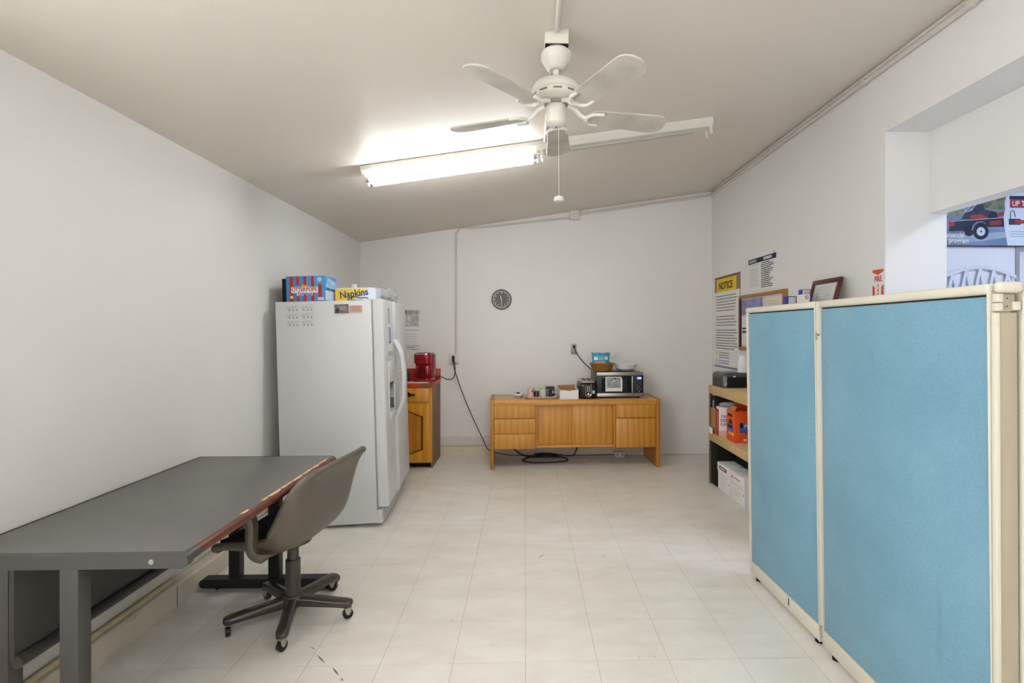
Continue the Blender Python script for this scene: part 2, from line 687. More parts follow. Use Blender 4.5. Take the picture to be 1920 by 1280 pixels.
bm = bmesh.new()
bx(bm, XL - 0.1, WX0, YR - 0.12, YR, 0, 3.15)
bx(bm, WX1, XR + 0.37, YR - 0.12, YR, 0, 3.15)
bx(bm, WX0, WX1, YR - 0.12, YR, 0, WZ0)
bx(bm, WX0, WX1, YR - 0.12, YR, WZ1, 3.15)
struct(obj('wall_front', bm, WALL, smooth=False), 'wall behind the viewer with an added window')
bm = bmesh.new()
prism(bm, [(XL - 0.12, zc(XL - 0.12)), (IN1, zc(IN1)), (IN1, zc(IN1) + 0.1), (XL - 0.12, zc(XL - 0.12) + 0.1)], YB - YR + 0.24, 'y', YR - 0.12)
struct(obj('ceiling', bm, CEIL), 'sloping beige painted ceiling')
# unseen window added behind the viewer to let daylight in
w = bpy.data.objects.new('added_window_1', None)
COL.objects.link(w)
w.location = ((WX0 + WX1) / 2, YR - 0.06, WZ0)
struct(w, 'added daylight window behind the viewer')
hw, hh = (WX1 - WX0) / 2, WZ1 - WZ0
for b4 in ((-hw, hw, 0, 0.05), (-hw, hw, hh - 0.05, hh), (-hw, -hw + 0.05, 0.05, hh - 0.05), (hw - 0.05, hw, 0.05, hh - 0.05), (-0.025, 0.025, 0.05, hh - 0.05)):
    box('window_frame', STEEL, w, b4[0], b4[1], -0.03, 0.03, b4[2], b4[3])
box('pane', THIN, w, -hw + 0.05, -0.025, -0.003, 0.003, 0.05, hh - 0.05)
box('pane', THIN, w, 0.025, hw - 0.05, -0.003, 0.003, 0.05, hh - 0.05)

w = bpy.data.objects.new('added_window_2', None)  # unseen side window, added so daylight reaches the right wall
COL.objects.link(w)
w.location = (XL - 0.06, (LW0 + LW1) / 2, LZ0)
struct(w, 'added daylight window in the left wall, out of view')
hw, hh = (LW1 - LW0) / 2, LZ1 - LZ0
for b4 in ((-hw, hw, 0, 0.05), (-hw, hw, hh - 0.05, hh), (-hw, -hw + 0.05, 0.05, hh - 0.05), (hw - 0.05, hw, 0.05, hh - 0.05), (-0.025, 0.025, 0.05, hh - 0.05)):
    box('window_frame', STEEL, w, -0.03, 0.03, b4[0], b4[1], b4[2], b4[3])
box('pane', THIN, w, -0.003, 0.003, -hw + 0.05, -0.025, 0.05, hh - 0.05)
box('pane', THIN, w, -0.003, 0.003, 0.025, hw - 0.05, 0.05, hh - 0.05)

# room next door
struct(box('wall_side_room_far', SIDEWALL, None, IN1, 6.1, 4.12, 4.22, 0, 3.0), 'white wall of the next room')
struct(box('wall_side_room_end', SIDEWALL, None, 6.1, 6.2, -1.0, 4.22, 0, 3.0), 'white end wall of the next room')
struct(box('wall_side_room_near', SIDEWALL, None, IN1, 6.2, -1.1, -1.0, 0, 3.0), 'white near wall of the next room')
struct(box('ceiling_side_room', SIDEWALL, None, IN1, 6.2, -1.1, 4.22, 2.95, 3.05), 'flat ceiling of the next room')

# baseboards: cream base with a ledge, white band above
bm = bmesh.new()
prism(bm, [(XL, 0), (XL + 0.072, 0), (XL + 0.072, 0.100), (XL + 0.060, 0.112), (XL, 0.112)], YB - YR - 0.012, 'y', YR + 0.001)
bl = struct(obj('baseboard_left', bm, BASEW), 'cream boxed baseboard along the left wall')
tub('ledge_tube', M('ledge_yellowed', '#c9bd98', rough=0.5), bl, [(XL + 0.036, YR + 0.01, 0.122), (XL + 0.036, 2.62, 0.122)], 0.012, n=8)
box('band', TRIMW, bl, XL, XL + 0.02, YR + 0.002, YB - 0.012, 0.135, 0.30, r=0.002)
boxes('dark_line', M('joint_shadow', '#5c5549', rough=0.9), bl, [(XL + 0.0725, XL + 0.0732, 2.60, 2.604, 0.003, 0.10)], smooth=False)
bm = bmesh.new()
prism(bm, [(YB, 0), (YB - 0.012, 0), (YB - 0.010, 0.108), (YB, 0.108)], 1.37 - XL - 0.07, 'x', XL + 0.072)
bb = struct(obj('baseboard_back', bm, BASEW), 'cream baseboard along the end wall')
box('band', TRIMW, bb, XL + 0.02, 1.37, YB - 0.008, YB - 0.0005, 0.112, 0.215, r=0.001)
boxes('dark_line', GROUT, bb, [(XL + 0.072, 1.37, YB - 0.0115, YB - 0.002, 0.108, 0.112)], smooth=False)  # shadow line of the ledge, put in as a dark strip

# ------------------------------------------------------------------ fluorescent fixtures
TUBEM = M('tube_lit', '#ffffff', emit=TUBE_MAIN)
TUBER = M('tube_lit_rear', (1.0, 0.975, 0.945), emit=TUBE_REAR)


def fixture(label, xc, yc, lit, tmat):
    ang = -math.atan(CS)
    r = thing('strip_light', label, 'light', (xc, yc, zc(xc)), (0, ang, 0))
    L = 2.40
    poly('housing', FANW, r, [(-0.085, -0.002), (-0.085, -0.03), (-0.06, -0.055), (0.06, -0.055), (0.085, -0.03), (0.085, -0.002)], L, 'x', -L / 2)
    box('channel', M('fixture_grey', '#b9b6ae', rough=0.4), r, -L / 2 + 0.12, L / 2 - 0.12, -0.018, 0.018, -0.068, -0.055, r=0.003)
    for x in (-L / 2 + 0.012, -0.018, 0.018, L / 2 - 0.012):
        for s in (-1, 1):
            poly('socket', FANW, r, [(s * 0.045 - 0.012, -0.055), (s * 0.045 - 0.012, -0.098), (s * 0.045 - 0.005, -0.106), (s * 0.045 + 0.005, -0.106),
                                     (s * 0.045 + 0.012, -0.098), (s * 0.045 + 0.012, -0.055)], 0.014, 'x', x - 0.007)
    for side in lit:
        x0, x1 = (-L / 2 + 0.02, -0.026) if side < 0 else (0.026, L / 2 - 0.02)
        for s in (-1, 1):
            t = thing_part = bpy.data.objects.new('lamp_tube', None)
            COL.objects.link(t)
            t.parent = r
            t.location = (0, s * 0.045, -0.088)
            tub('glass_tube', tmat, t, [(x0 + 0.02, 0, 0), (x1 - 0.02, 0, 0)], 0.019, n=14)
            tub('end_cap', STEEL, t, [(x0, 0, 0), (x0 + 0.02, 0, 0)], 0.0195, n=14)
            tub('end_cap', STEEL, t, [(x1 - 0.02, 0, 0), (x1, 0, 0)], 0.0195, n=14)
    return r


fixture('long white ceiling strip light, left tubes glowing, right half empty', 0.085, 3.46, (-1,), TUBEM)
fixture('added white ceiling strip light with all tubes lit, just behind the viewer', 0.8, 0.75, (-1, 1), TUBER)  # unseen lamp, added to light the room from behind
fixture('added white ceiling strip light with all tubes lit, far behind the viewer', 0.0, -1.7, (-1, 1), TUBER)  # second unseen lamp, added for overall brightness

# ceiling panel of the next room
r = thing('ceiling_panel_light', 'square lit ceiling panel in the next room', 'light', (4.1, 1.9, 2.95))
boxes('frame', WHITE, r, [(-0.62, 0.62, -0.62, -0.58, -0.04, 0), (-0.62, 0.62, 0.58, 0.62, -0.04, 0), (-0.62, -0.58, -0.58, 0.58, -0.04, 0), (0.58, 0.62, -0.58, 0.58, -0.04, 0)], smooth=False)
box('diffuser', M('panel_lit', (0.76, 0.83, 1.0), emit=SIDE_LIGHT), r, -0.58, 0.58, -0.58, 0.58, -0.03, -0.02)

# ------------------------------------------------------------------ ceiling fan
FX, FY = 0.135, 2.2
fan = thing('ceiling_fan', 'white five-blade ceiling fan with dusty blades', 'fan', (FX, FY, zc(FX)), (0, 0, 0))
ZF = zc(FX)


def fz(z):
    return z - ZF


box('mounting_box', FANW, fan, -0.052, 0.052, -0.05, 0.05, fz(2.632), 0.02, r=0.006)
box('bracket_gap', BLACKM, fan, -0.05, 0.05, -0.045, 0.045, fz(2.624), fz(2.632))
lat('canopy', FANW, fan, [(0.052, fz(2.624)), (0.066, fz(2.612)), (0.068, fz(2.590)), (0.058, fz(2.572)), (0.040, fz(2.545)), (0.030, fz(2.538)), (0.026, fz(2.538))])
lat('down_rod', FANW, fan, [(0.0135, fz(2.545)), (0.0135, fz(2.485))], n=16)
mot = lat('motor_housing', FANW, fan, [(0.02, fz(2.492)), (0.06, fz(2.490)), (0.095, fz(2.472)), (0.108, fz(2.450)), (0.108, fz(2.436)), (0.100, fz(2.430)),
                                       (0.100, fz(2.412)), (0.085, fz(2.400)), (0.055, fz(2.396))], n=40)
for k in range(10):
    a = 2 * PI * k / 10
    box('vent_slot', M('vent_dark', '#77746c', rough=0.7), mot, -0.018, 0.018, 0.0985, 0.1012, fz(2.417), fz(2.424), rot=(0, 0, a))
lat('flywheel', M('flywheel_grey', '#8d8a84', rough=0.5), fan, [(0.052, fz(2.396)), (0.052, fz(2.384))], n=24)
sw = lat('switch_cup', FANW, fan, [(0.041, fz(2.386)), (0.043, fz(2.375)), (0.043, fz(2.325)), (0.046, fz(2.318)), (0.044, fz(2.305)), (0.030, fz(2.296)), (0.005, fz(2.293))], n=28)
lat('finial', BLACKM, sw, [(0.004, fz(2.2935)), (0.003, fz(2.291))], n=10)
BZ = 2.352
for k in range(5):
    a = RAD(85 + 72 * k)
    arm = bpy.data.objects.new('blade_arm', None)
    COL.objects.link(arm)
    arm.parent = fan
    arm.rotation_euler = (0, 0, a)
    bm = bmesh.new()
    tube(bm, [(0.045, 0, fz(2.392)), (0.085, 0, fz(2.378)), (0.115, 0, fz(BZ + 0.002)), (0.145, 0, fz(BZ - 0.010))], 0.010, n=8, smooth=5)
    tube(bm, [(0.205, 0.046, fz(BZ - 0.012)), (0.165, 0.044, fz(BZ - 0.014)), (0.143, 0.022, fz(BZ - 0.012)), (0.140, 0, fz(BZ - 0.010)),
              (0.143, -0.022, fz(BZ - 0.008)), (0.165, -0.044, fz(BZ - 0.006)), (0.205, -0.046, fz(BZ - 0.004))], 0.0075, n=8, smooth=4)
    obj('iron', bm, FANW, arm, recalc=True)
    L0, L1 = 0.148, 0.522
    pts = []
    N = 10
    for i in range(N + 1):     # root end, rounded
        t = PI / 2 + PI * i / N
        pts.append((L0 + 0.035 + 0.035 * math.cos(t), 0.046 * math.sin(t)))
    for i in range(N + 1):     # wide rounded tip
        t = -PI / 2 + PI * i / N
        pts.append((L1 - 0.055 + 0.055 * math.cos(t), 0.064 * math.sin(t)))
    poly('blade', FANB, arm, pts, 0.007, 'z', -0.0035, loc=(0, 0, fz(BZ)), rot=(RAD(-12), 0, 0))
# pull chain
bm = bmesh.new()
tube(bm, [(0.012, 0.02, fz(2.30)), (0.014, 0.024, fz(1.995))], 0.0009, n=5)
obj('pull_chain', bm, FANW, sw, recalc=True)
lat('chain_knob', WHITE, sw, [(0.004, fz(1.998)), (0.018, fz(1.993)), (0.024, fz(1.982)), (0.020, fz(1.974)), (0.004, fz(1.970))], n=20, c=(0.014, 0.024, 0))

# ------------------------------------------------------------------ conduits
CON = M('conduit_paint', '#cbc6be', rough=0.5)
tag(tub('ceiling_conduit', CON, None, [(0.13, YR + 0.02, zc(0.13) - 0.013), (0.13, 0.8, zc(0.13) - 0.013), (0.128, 1.6, zc(0.13) - 0.013), (0.135, 2.13, zc(0.13) - 0.013)], 0.012, n=10, smooth=4),
    'white conduit on the ceiling running from the fan towards the viewer', 'conduit')
tag(tub('ceiling_conduit', CON, None, [(0.125, 2.27, zc(0.13) - 0.011), (0.13, 3.385, zc(0.13) - 0.011)], 0.009, n=8),
    'thin white conduit on the ceiling between the fan and strip light', 'conduit')
r = thing('wall_conduit', 'painted conduit rising from the outlet and bending along the end wall top', 'conduit', (-0.776, YB - 0.013, 1.14))
o0 = Vector((-0.776, YB - 0.013, 1.14))


def P3(x, z):
    return (x - o0.x, 0, z - o0.z)


tub('pipe', CON, r, [P3(-0.776, 1.14), P3(-0.776, 2.0), P3(-0.776, 2.45), P3(-0.765, 2.50), P3(-0.74, 2.535), P3(-0.69, 2.553), P3(-0.5, 2.56), P3(0.0, 2.617), P3(0.50, 2.672)], 0.011, n=10, smooth=5)
jb = thing('junction_box', 'small white square junction box under the ceiling', 'junction box', (0.553, YB, 2.70))
box('cover', TRIMW, jb, -0.055, 0.055, -0.045, 0, -0.052, 0.055, r=0.005)
lat('screw', STEEL, jb, [(0.004, 0), (0.003, 0.002)], n=8, loc=(0, -0.045, 0), rot=(PI / 2, 0, 0))
r = thing('wall_conduit', 'painted conduit turning the corner and running up along the right wall', 'conduit', (0.61, YB - 0.014, 2.715))
XW = XR - 0.016
tub('pipe', CON, r, [(0, 0, 0), (0.3, 0, 0.045), (0.9, 0, 0.135), (1.25, 0, 0.185), (1.40, -0.005, 0.208), (1.465, -0.03, 0.218), (XW - 0.61, -0.12, 0.222), (XW - 0.61, -1.0, 0.225),
                     (XW - 0.61, -3.0, 0.225), (XW - 0.61, -6.5, 0.225)], 0.015, n=10, smooth=5)
for yy in (4.2, 3.05, 2.3):
    boxes('coupling', CON, r, [(XW - 0.61 - 0.018, XW - 0.61 + 0.012, yy - YB + 0.014, yy - YB + 0.05, 0.208, 0.243)], r=0.004)
tag(tub('ceiling_conduit', CON, None, [(XR - 0.014, YB - 0.05, zc(XR) - 0.016), (XR - 0.014, -2.6, zc(XR) - 0.016)], 0.013, n=10),
    'upper painted pipe tucked into the corner of ceiling and right wall', 'conduit')

# ------------------------------------------------------------------ back wall fittings
r = thing('wall_outlet', 'white outlet box with a black plug below the conduit', 'outlet', (-0.803, YB, 1.09), FACE_CAM)
box('box', TRIMW, r, -0.055, 0.055, -0.052, 0.052, 0, 0.038, r=0.005)
box('cover_plate', WHITE, r, -0.048, 0.048, -0.046, 0.046, 0.038, 0.042, r=0.002)
box('plug', BLACK, r, -0.012, 0.018, -0.012, 0.034, 0.042, 0.075, r=0.006)
box('plug', CORDB, r, -0.010, 0.016, -0.040, -0.014, 0.042, 0.068, r=0.006)
r = thing('wall_outlet', 'small outlet with a grey plug above the toaster', 'outlet', (0.545, YB, 1.20), FACE_CAM)
box('cover_plate', PAPERG, r, -0.034, 0.034, -0.056, 0.056, 0, 0.008, r=0.003)
box('plug', M('plug_grey', '#8d8a84', rough=0.5), r, -0.032, 0.020, -0.058, -0.008, 0.008, 0.045, r=0.008)
box('plug', BLACK, r, -0.012, 0.014, 0.006, 0.040, 0.008, 0.04, r=0.006)
tag(tub('appliance_cord', CORDK, None, [(0.55, YB - 0.042, 1.21), (0.575, YB - 0.045, 1.15), (0.66, YB - 0.05, 1.04), (0.76, YB - 0.06, 0.95), (0.80, YB - 0.09, 0.90), (0.84, YB - 0.12, 0.86)], 0.005, n=7, smooth=6),
    'dark cord from the small outlet down to the microwave', 'cord')
tag(tub('appliance_cord', CORDK, None, [(-0.795, YB - 0.085, 1.09), (-0.775, YB - 0.11, 1.02), (-0.775, YB - 0.11, 0.93), (-0.80, YB - 0.12, 0.875), (-0.86, YB - 0.12, 0.868), (-0.93, YB - 0.13, 0.90),
                                        (-0.96, YB - 0.15, 0.905), (-0.99, YB - 0.2, 0.892)], 0.005, n=7, smooth=6), 'black cord looping from the outlet to the coffee maker', 'cord')
tag(tub('extension_cord', CORDB, None, [(-0.80, YB - 0.072, 1.06), (-0.79, YB - 0.08, 1.0), (-0.72, YB - 0.085, 0.78), (-0.60, YB - 0.085, 0.48), (-0.47, YB - 0.075, 0.20), (-0.40, YB - 0.05, 0.07), (-0.2, YB - 0.06, 0.02),
                                        (0.1, YB - 0.07, 0.012), (0.6, YB - 0.07, 0.012), (0.98, YB - 0.075, 0.02)], 0.0045, n=8, smooth=6),
    'brown extension cord hanging from the outlet and passing behind the credenza', 'cord')
tag(tub('tangled_cord', CORDK, None, [(-0.22, 5.52, 0.25), (-0.1, 5.53, 0.08), (0.05, 5.52, 0.02), (0.25, 5.50, 0.025), (0.42, 5.47, 0.02), (0.45, 5.38, 0.01), (0.30, 5.33, 0.008), (0.05, 5.33, 0.008), (-0.03, 5.42, 0.01), (0.1, 5.50, 0.03),
                                      (0.3, 5.46, 0.04), (0.35, 5.52, 0.035), (0.1, 5.54, 0.04), (0.25, 5.56, 0.045), (0.5, 5.55, 0.02), (0.56, 5.54, 0.08), (0.60, 5.54, 0.22)], 0.007, n=8, smooth=6),
    'tangle of dark cord on the floor under the credenza', 'cord')
r = thing('power_strip', 'small white power adapter on the floor under the credenza', 'adapter', (1.045, 5.56, 0.0))
box('body', PAPERG, r, -0.055, 0.055, -0.03, 0.03, 0.002, 0.06, r=0.006)
for x in (-0.03, 0.03):
    box('socket', INKG, r, x - 0.012, x + 0.012, -0.0315, -0.029, 0.02, 0.045, r=0.002)

# clock
r = thing('wall_clock', 'round dark-faced wall clock with white numerals', 'clock', (-0.268, YB, 1.752), FACE_CAM)
lat('case', M('clock_bezel', '#55544f', rough=0.35, metal=0.4), r, [(0.100, 0.0), (0.112, 0.006), (0.112, 0.026), (0.104, 0.036), (0.092, 0.034), (0.090, 0.022)], n=48)
lat('face', M('clock_face', '#35332f', rough=0.5), r, [(0.0905, 0.020), (0.0905, 0.0235)], n=48)
bm = bmesh.new()
for i in range(48):
    a0, a1 = 2 * PI * i / 48, 2 * PI * (i + 1) / 48
    vs4 = [bm.verts.new((q * math.cos(a), q * math.sin(a), 0.0345)) for q, a in ((0.089, a0), (0.094, a0), (0.094, a1), (0.089, a1))]
    bm.faces.new(vs4)
obj('bezel_ring', bm, WHITE, r)
for k in range(1, 13):
    a = PI / 2 - 2 * PI * k / 12
    text('numeral', str(k), 0.021, PAPER, r, (0.074 * math.cos(a), 0.074 * math.sin(a), 0.0245), bold=0.0006)
box('hour_hand', PAPER, r, -0.004, 0.004, -0.008, 0.042, 0.026, 0.027, rot=(0, 0, RAD(15)))
box('minute_hand', PAPER, r, -0.003, 0.003, -0.062, 0.012, 0.028, 0.029)
lat('hub', PAPER, r, [(0.006, 0.024), (0.006, 0.031)], n=12)
lat('lens', THIN, r, [(0.0895, 0.0315), (0.0895, 0.0325)], n=48)

# calendar
r = thing('wall_calendar', 'paper wall calendar with a picture top beside the refrigerator', 'calendar', (-1.375, YB, 1.192), FACE_CAM)
sheet('page', PAPER, r, 0, 0.19, 0, 0.44, 0.001, 0.004)
sheet('picture', M('calendar_picture', '#9a9a98', rough=0.7, var=0.7, vscale=22, col2='#d3d4d6'), r, 0.006, 0.184, 0.255, 0.40, 0.005)
sheet('picture_top', M('calendar_top', '#5b4a47', rough=0.7, var=0.6, vscale=40, vstretch=(1, 0.2, 1), col2='#c8c2bb'), r, 0.0, 0.19, 0.395, 0.44, 0.005)
sheet('rule', INK, r, 0.004, 0.186, 0.213, 0.217, 0.005)
text_lines(r, INKL, 0.02, 0.175, [0.06 + 0.028 * i for i in range(5)], 0.006, 0.005, 'date_rows', seed=5)
sheet('rule', INKG, r, 0.0, 0.19, 0.034, 0.042, 0.005)
text_lines(r, INK, 0.02, 0.15, [0.022], 0.007, 0.005, 'footer_text', seed=6)
sheet('rule', INK, r, 0.0, 0.19, 0.0, 0.004, 0.005)

# ------------------------------------------------------------------ right wall papers
r = thing('notice_poster', 'tall white notice poster with a yellow heading on the right wall', 'poster', (XR, 5.56, 1.005), FACE_LEFT)
W, H = 0.665, 0.978
sheet('paper', PAPER, r, 0, W, 0, H, 0.001, 0.003)
sheet('heading', M('heading_brown', '#8d7c5f', rough=0.7), r, 0, W, H - 0.165, H, 0.004)
sheet('heading_yellow', YELLOW, r, 0.055, W - 0.095, H - 0.165, H - 0.025, 0.0055)
text('heading_text', 'NOTICE', 0.105, INK, r, (0.30, H - 0.105, 0.007), bold=0.003, sx=0.95)
sheet('border', FRAMEW, r, 0, W, H - 0.016, H, 0.0055)
sheet('border', FRAMEW, r, W - 0.008, W, 0.2, H, 0.0055)
sheet('border', M('violet_border', '#8583ad', rough=0.7), r, 0, W, 0, 0.02, 0.0055)
rows = [H - 0.21 - 0.031 * i for i in range(6)] + [H - 0.43 - 0.031 * i for i in range(4)] + [H - 0.575 - 0.028 * i for i in range(8)]
text_lines(r, INKG, 0.03, W - 0.06, rows, 0.012, 0.0045, seed=11)
text_lines(r, INKG, 0.12, W - 0.25, [0.16, 0.135, 0.11, 0.075, 0.05], 0.010, 0.0045, 'footer_text', seed=12)
sheet('icon', YELLOW, r, 0.05, 0.075, 0.125, 0.175, 0.0045)
sheet('icon', YELLOW, r, 0.055, 0.08, 0.045, 0.09, 0.0045)
r = thing('info_sheet', 'white printed sheet with a navy header on the right wall', 'poster', (XR, 4.715, 1.765), FACE_LEFT)
W, H = 0.525, 0.30
sheet('paper', PAPER, r, 0, W, 0, H, 0.001, 0.002)
sheet('header', NAVY, r, 0.0, W, H - 0.045, H, 0.0032)
text_lines(r, PAPER, 0.02, 0.17, [H - 0.014, H - 0.023, H - 0.033], 0.004, 0.0043, 'header_text', seed=21)
sheet('header_title', PAPERG, r, 0.30, 0.45, H - 0.034, H - 0.010, 0.0043)
text_lines(r, INKL, 0.02, 0.21, [H - 0.06] + [H - 0.10 - 0.021 * i for i in range(8)], 0.006, 0.0035, seed=22)
text_lines(r, INK, 0.25, 0.49, [H - 0.058 - 0.0165 * i for i in range(14)], 0.0075, 0.0035, 'bold_lines', seed=23, jitter=0.35)
lat('push_pin', INK, r, [(0.004, 0.0), (0.003, 0.010)], n=8, loc=(0.49, H + 0.012, 0.001))

r = thing('bulletin_board', 'oak-framed bulletin board with pinned papers on the right wall', 'bulletin board', (XR, 4.885, 1.215), FACE_LEFT)
W, H = 0.885, 0.525
sheet('backing', CORK, r, 0.01, W - 0.01, 0.01, H - 0.01, 0.001, 0.008)
OAKF = M('oak_frame', '#a3752c', rough=0.5, var=0.15, vscale=12)
boxes('frame', OAKF, r, [(0, W, H - 0.028, H, 0.001, 0.028), (0, W, 0, 0.028, 0.001, 0.028), (W - 0.035, W, 0.028, H - 0.028, 0.001, 0.035)], r=0.002)
boxes('frame_side', FRAMEW, r, [(0, 0.03, 0.028, H - 0.028, 0.001, 0.028)], r=0.002)
sheet('pinned_folder', M('lavender_print', '#9a9bb8', rough=0.6, var=0.4, vscale=14, col2='#6d72a6'), r, 0.04, 0.46, 0.34, H - 0.04, 0.009, 0.004)
poly('pinned_flyer', M('peach_paper', '#dbb489', rough=0.8), r, [(0.20, 0.30), (0.22, 0.36), (0.28, 0.388), (0.36, 0.375), (0.40, 0.30)], 0.002, 'z', 0.014)
sheet('pinned_flyer', M('pink_paper', '#d8b9bb', rough=0.8), r, 0.33, 0.50, 0.28, 0.40, 0.0165, 0.002)
sheet('pinned_page', M('cream_paper', '#d9d2c0', rough=0.8), r, 0.53, 0.80, 0.25, H - 0.045, 0.009, 0.003)
sheet('pinned_page', PAPER, r, 0.04, 0.22, 0.05, 0.32, 0.009, 0.003)
boxes('pinned_print', INK, r, [(0.05, 0.20, 0.20, 0.215, 0.0122, 0.013), (0.05, 0.20, 0.165, 0.185, 0.0122, 0.013)], smooth=False)
text_lines(r, INKL, 0.55, 0.78, [0.30 + 0.02 * i for i in range(8)], 0.006, 0.0122, 'page_text', seed=31)

# cabinet hidden behind the screens, carries the frame and small boxes
r = thing('storage_cabinet', 'tall beige metal cabinet by the right wall behind the blue screens', 'cabinet', (1.76, 3.08, 0))
box('body', TAN, r, 0.012, 0.35, 0, 0.58, 0.04, 1.52, r=0.004)
box('plinth', DARK, r, 0.02, 0.34, 0.01, 0.57, 0, 0.04)
for k in range(2):
    d = box('door', TAN, r, 0, 0.012, 0.004 + k * 0.288, 0.288 + k * 0.288, 0.05, 1.51, r=0.003)
    box('handle', STEEL, d, -0.014, 0, 0.265 if k == 0 else 0.30, 0.275 if k == 0 else 0.31, 0.75, 0.87, r=0.003)
r = thing('framed_certificate', 'mahogany-framed certificate leaning on the wall above the blue screen', 'picture frame', (2.012, 3.540, 1.523), (PI / 2 - RAD(15), 0, -PI / 2))
W, H = 0.325, 0.235
FR = 0.032
boxes('frame', FRAMEW, r, [(0, W, 0, FR, 0, 0.02), (0, W, H - FR, H, 0, 0.02), (0, FR, FR, H - FR, 0, 0.02), (W - FR, W, FR, H - FR, 0, 0.02)], r=0.003)
sheet('certificate', PAPER, r, FR - 0.002, W - FR + 0.002, FR - 0.002, H - FR + 0.002, 0.004, 0.006)
text_lines(r, INKL, 0.07, W - 0.07, [0.05 + 0.016 * i for i in range(9)], 0.004, 0.0105, 'certificate_text', seed=41)
sheet('glass', THIN, r, FR, W - FR, FR, H - FR, 0.013, 0.0015)


def supply_box(label, loc, w, d, h, rz=0.0):
    q = thing('supply_box', label, 'box', loc, (0, 0, rz))
    box('carton', ROYAL, q, -w / 2, w / 2, -d / 2, d / 2, 0, h, r=0.002)
    box('front_label', PAPER, q, -w / 2 + 0.008, w / 2 - 0.008, -d / 2 - 0.001, -d / 2, h * 0.52, h - 0.006)
    return q


q = supply_box('small blue and white carton nearest the bulletin board', (1.925, 3.61, 1.522), 0.068, 0.06, 0.128)
q2 = supply_box('tallest blue and white carton, beside the framed certificate', (1.945, 3.452, 1.522), 0.068, 0.042, 0.164)
box('label_print', M('label_tan', '#b6a48e', rough=0.8), q2, -0.020, 0.024, -0.0235, -0.022, 0.125, 0.152)
r = thing('supply_box', 'small white carton with a red emblem in front of the blue ones', 'box', (1.905, 3.395, 1.522))
box('carton', PAPER, r, -0.024, 0.024, -0.03, 0.03, 0, 0.126, r=0.002)
lat('emblem', REDP, r, [(0.012, 0), (0.012, 0.0006)], n=20, loc=(0.004, -0.0301, 0.106), rot=(PI / 2, 0, 0))
lat('emblem_centre', PAPER, r, [(0.007, 0), (0.007, 0.0006)], n=20, loc=(0.004, -0.0309, 0.106), rot=(PI / 2, 0, 0))

# fire extinguisher sign
r = thing('fire_sign', 'red and white fire extinguisher sign on the right wall corner', 'sign', (XR, 3.015, 1.45), FACE_LEFT)
W, H = 0.100, 0.32
sheet('plate', PAPER, r, 0, W, 0, H, 0.001, 0.002)
poly('arrow_top', SIGNRED, r, [(0.003, H - 0.016), (0.003, H - 0.002), (W - 0.003, H - 0.002), (W - 0.003, H - 0.016), (W / 2, H - 0.036)], 0.0005, 'z', 0.003)
poly('side_band', SIGNRED, r, [(0.003, 0.003), (0.022, 0.003), (0.022, H - 0.108), (0.003, H - 0.092)], 0.0005, 'z', 0.003)
poly('side_band', SIGNRED, r, [(W - 0.022, 0.003), (W - 0.003, 0.003), (W - 0.003, H - 0.092), (W - 0.022, H - 0.108)], 0.0005, 'z', 0.003)
text('lettering', 'FIRE', 0.046, REDP, r, (W / 2, H - 0.060, 0.0035), bold=0.0012, sx=0.72)
for i, ch in enumerate('EXTING'):
    text('lettering', ch, 0.026, REDP, r, (W / 2, H - 0.100 - 0.027 * i, 0.0035), bold=0.0006)

# ------------------------------------------------------------------ next room: pegboard, poster, blister pack
r = thing('pegboard', 'white pegboard panel seen through the opening in the next room', 'pegboard', (2.60, 4.06, 0.3))
box('panel', PEG, r, 0, 1.455, 0, 0.012, 0.0, 2.5)
box('edge_post', STEEL, r, -0.03, 0, -0.01, 0.05, -0.3, 2.5)
box('edge_post', STEEL, r, 1.455, 1.485, -0.01, 0.05, -0.3, 2.5)
r = thing('trailer_poster', 'wide poster of a mower trailer hanging on the pegboard', 'poster', (3.18, 4.045, 2.098), FACE_CAM)
W, H = 1.02, 0.50
sheet('backing', M('poster_road', '#7f93b4', rough=0.5, var=0.35, vscale=5, vstretch=(0.6, 2, 1), col2='#5d7398'), r, 0, W, 0, H, 0.001, 0.003)
sheet('bottom_edge', INK, r, 0, W, -0.006, 0.004, 0.001, 0.005)
Z = 0.0045
poly('photo_trees', M('poster_trees', '#4d5a48', rough=0.6, var=0.8, vscale=16, col2='#8b8a73'), r, [(0, 0.30), (0.3, 0.32), (0.78, 0.30), (0.78, 0.49), (0, 0.49)], 0.0005, 'z', Z)
poly('photo_grass', M('poster_grass', '#9aa98f', rough=0.6, var=0.5, vscale=20), r, [(0, 0.24), (0.45, 0.25), (0.45, 0.30), (0, 0.31)], 0.0005, 'z', Z)
Z += 0.001
poly('photo_mower', M('poster_mower_grey', '#3b4358', rough=0.5, var=0.5, vscale=30), r, [(0.40, 0.22), (0.43, 0.27), (0.50, 0.29), (0.52, 0.34), (0.58, 0.345), (0.60, 0.30), (0.70, 0.28), (0.72, 0.22)], 0.0005, 'z', Z)
poly('photo_mower_red', M('poster_mower_red', '#a13a37', rough=0.5), r, [(0.47, 0.225), (0.49, 0.255), (0.57, 0.262), (0.62, 0.235), (0.62, 0.22)], 0.0005, 'z', Z + 0.0006)
poly('photo_trailer', M('poster_trailer', '#1f2740', rough=0.5), r, [(0.30, 0.12), (0.31, 0.20), (0.38, 0.215), (0.76, 0.235), (0.76, 0.16), (0.60, 0.155), (0.42, 0.125)], 0.0005, 'z', Z)
poly('photo_trailer_red', M('poster_trailer_red', '#8e3136', rough=0.5), r, [(0.64, 0.17), (0.64, 0.205), (0.74, 0.215), (0.74, 0.175)], 0.0005, 'z', Z + 0.0006)
Z += 0.001
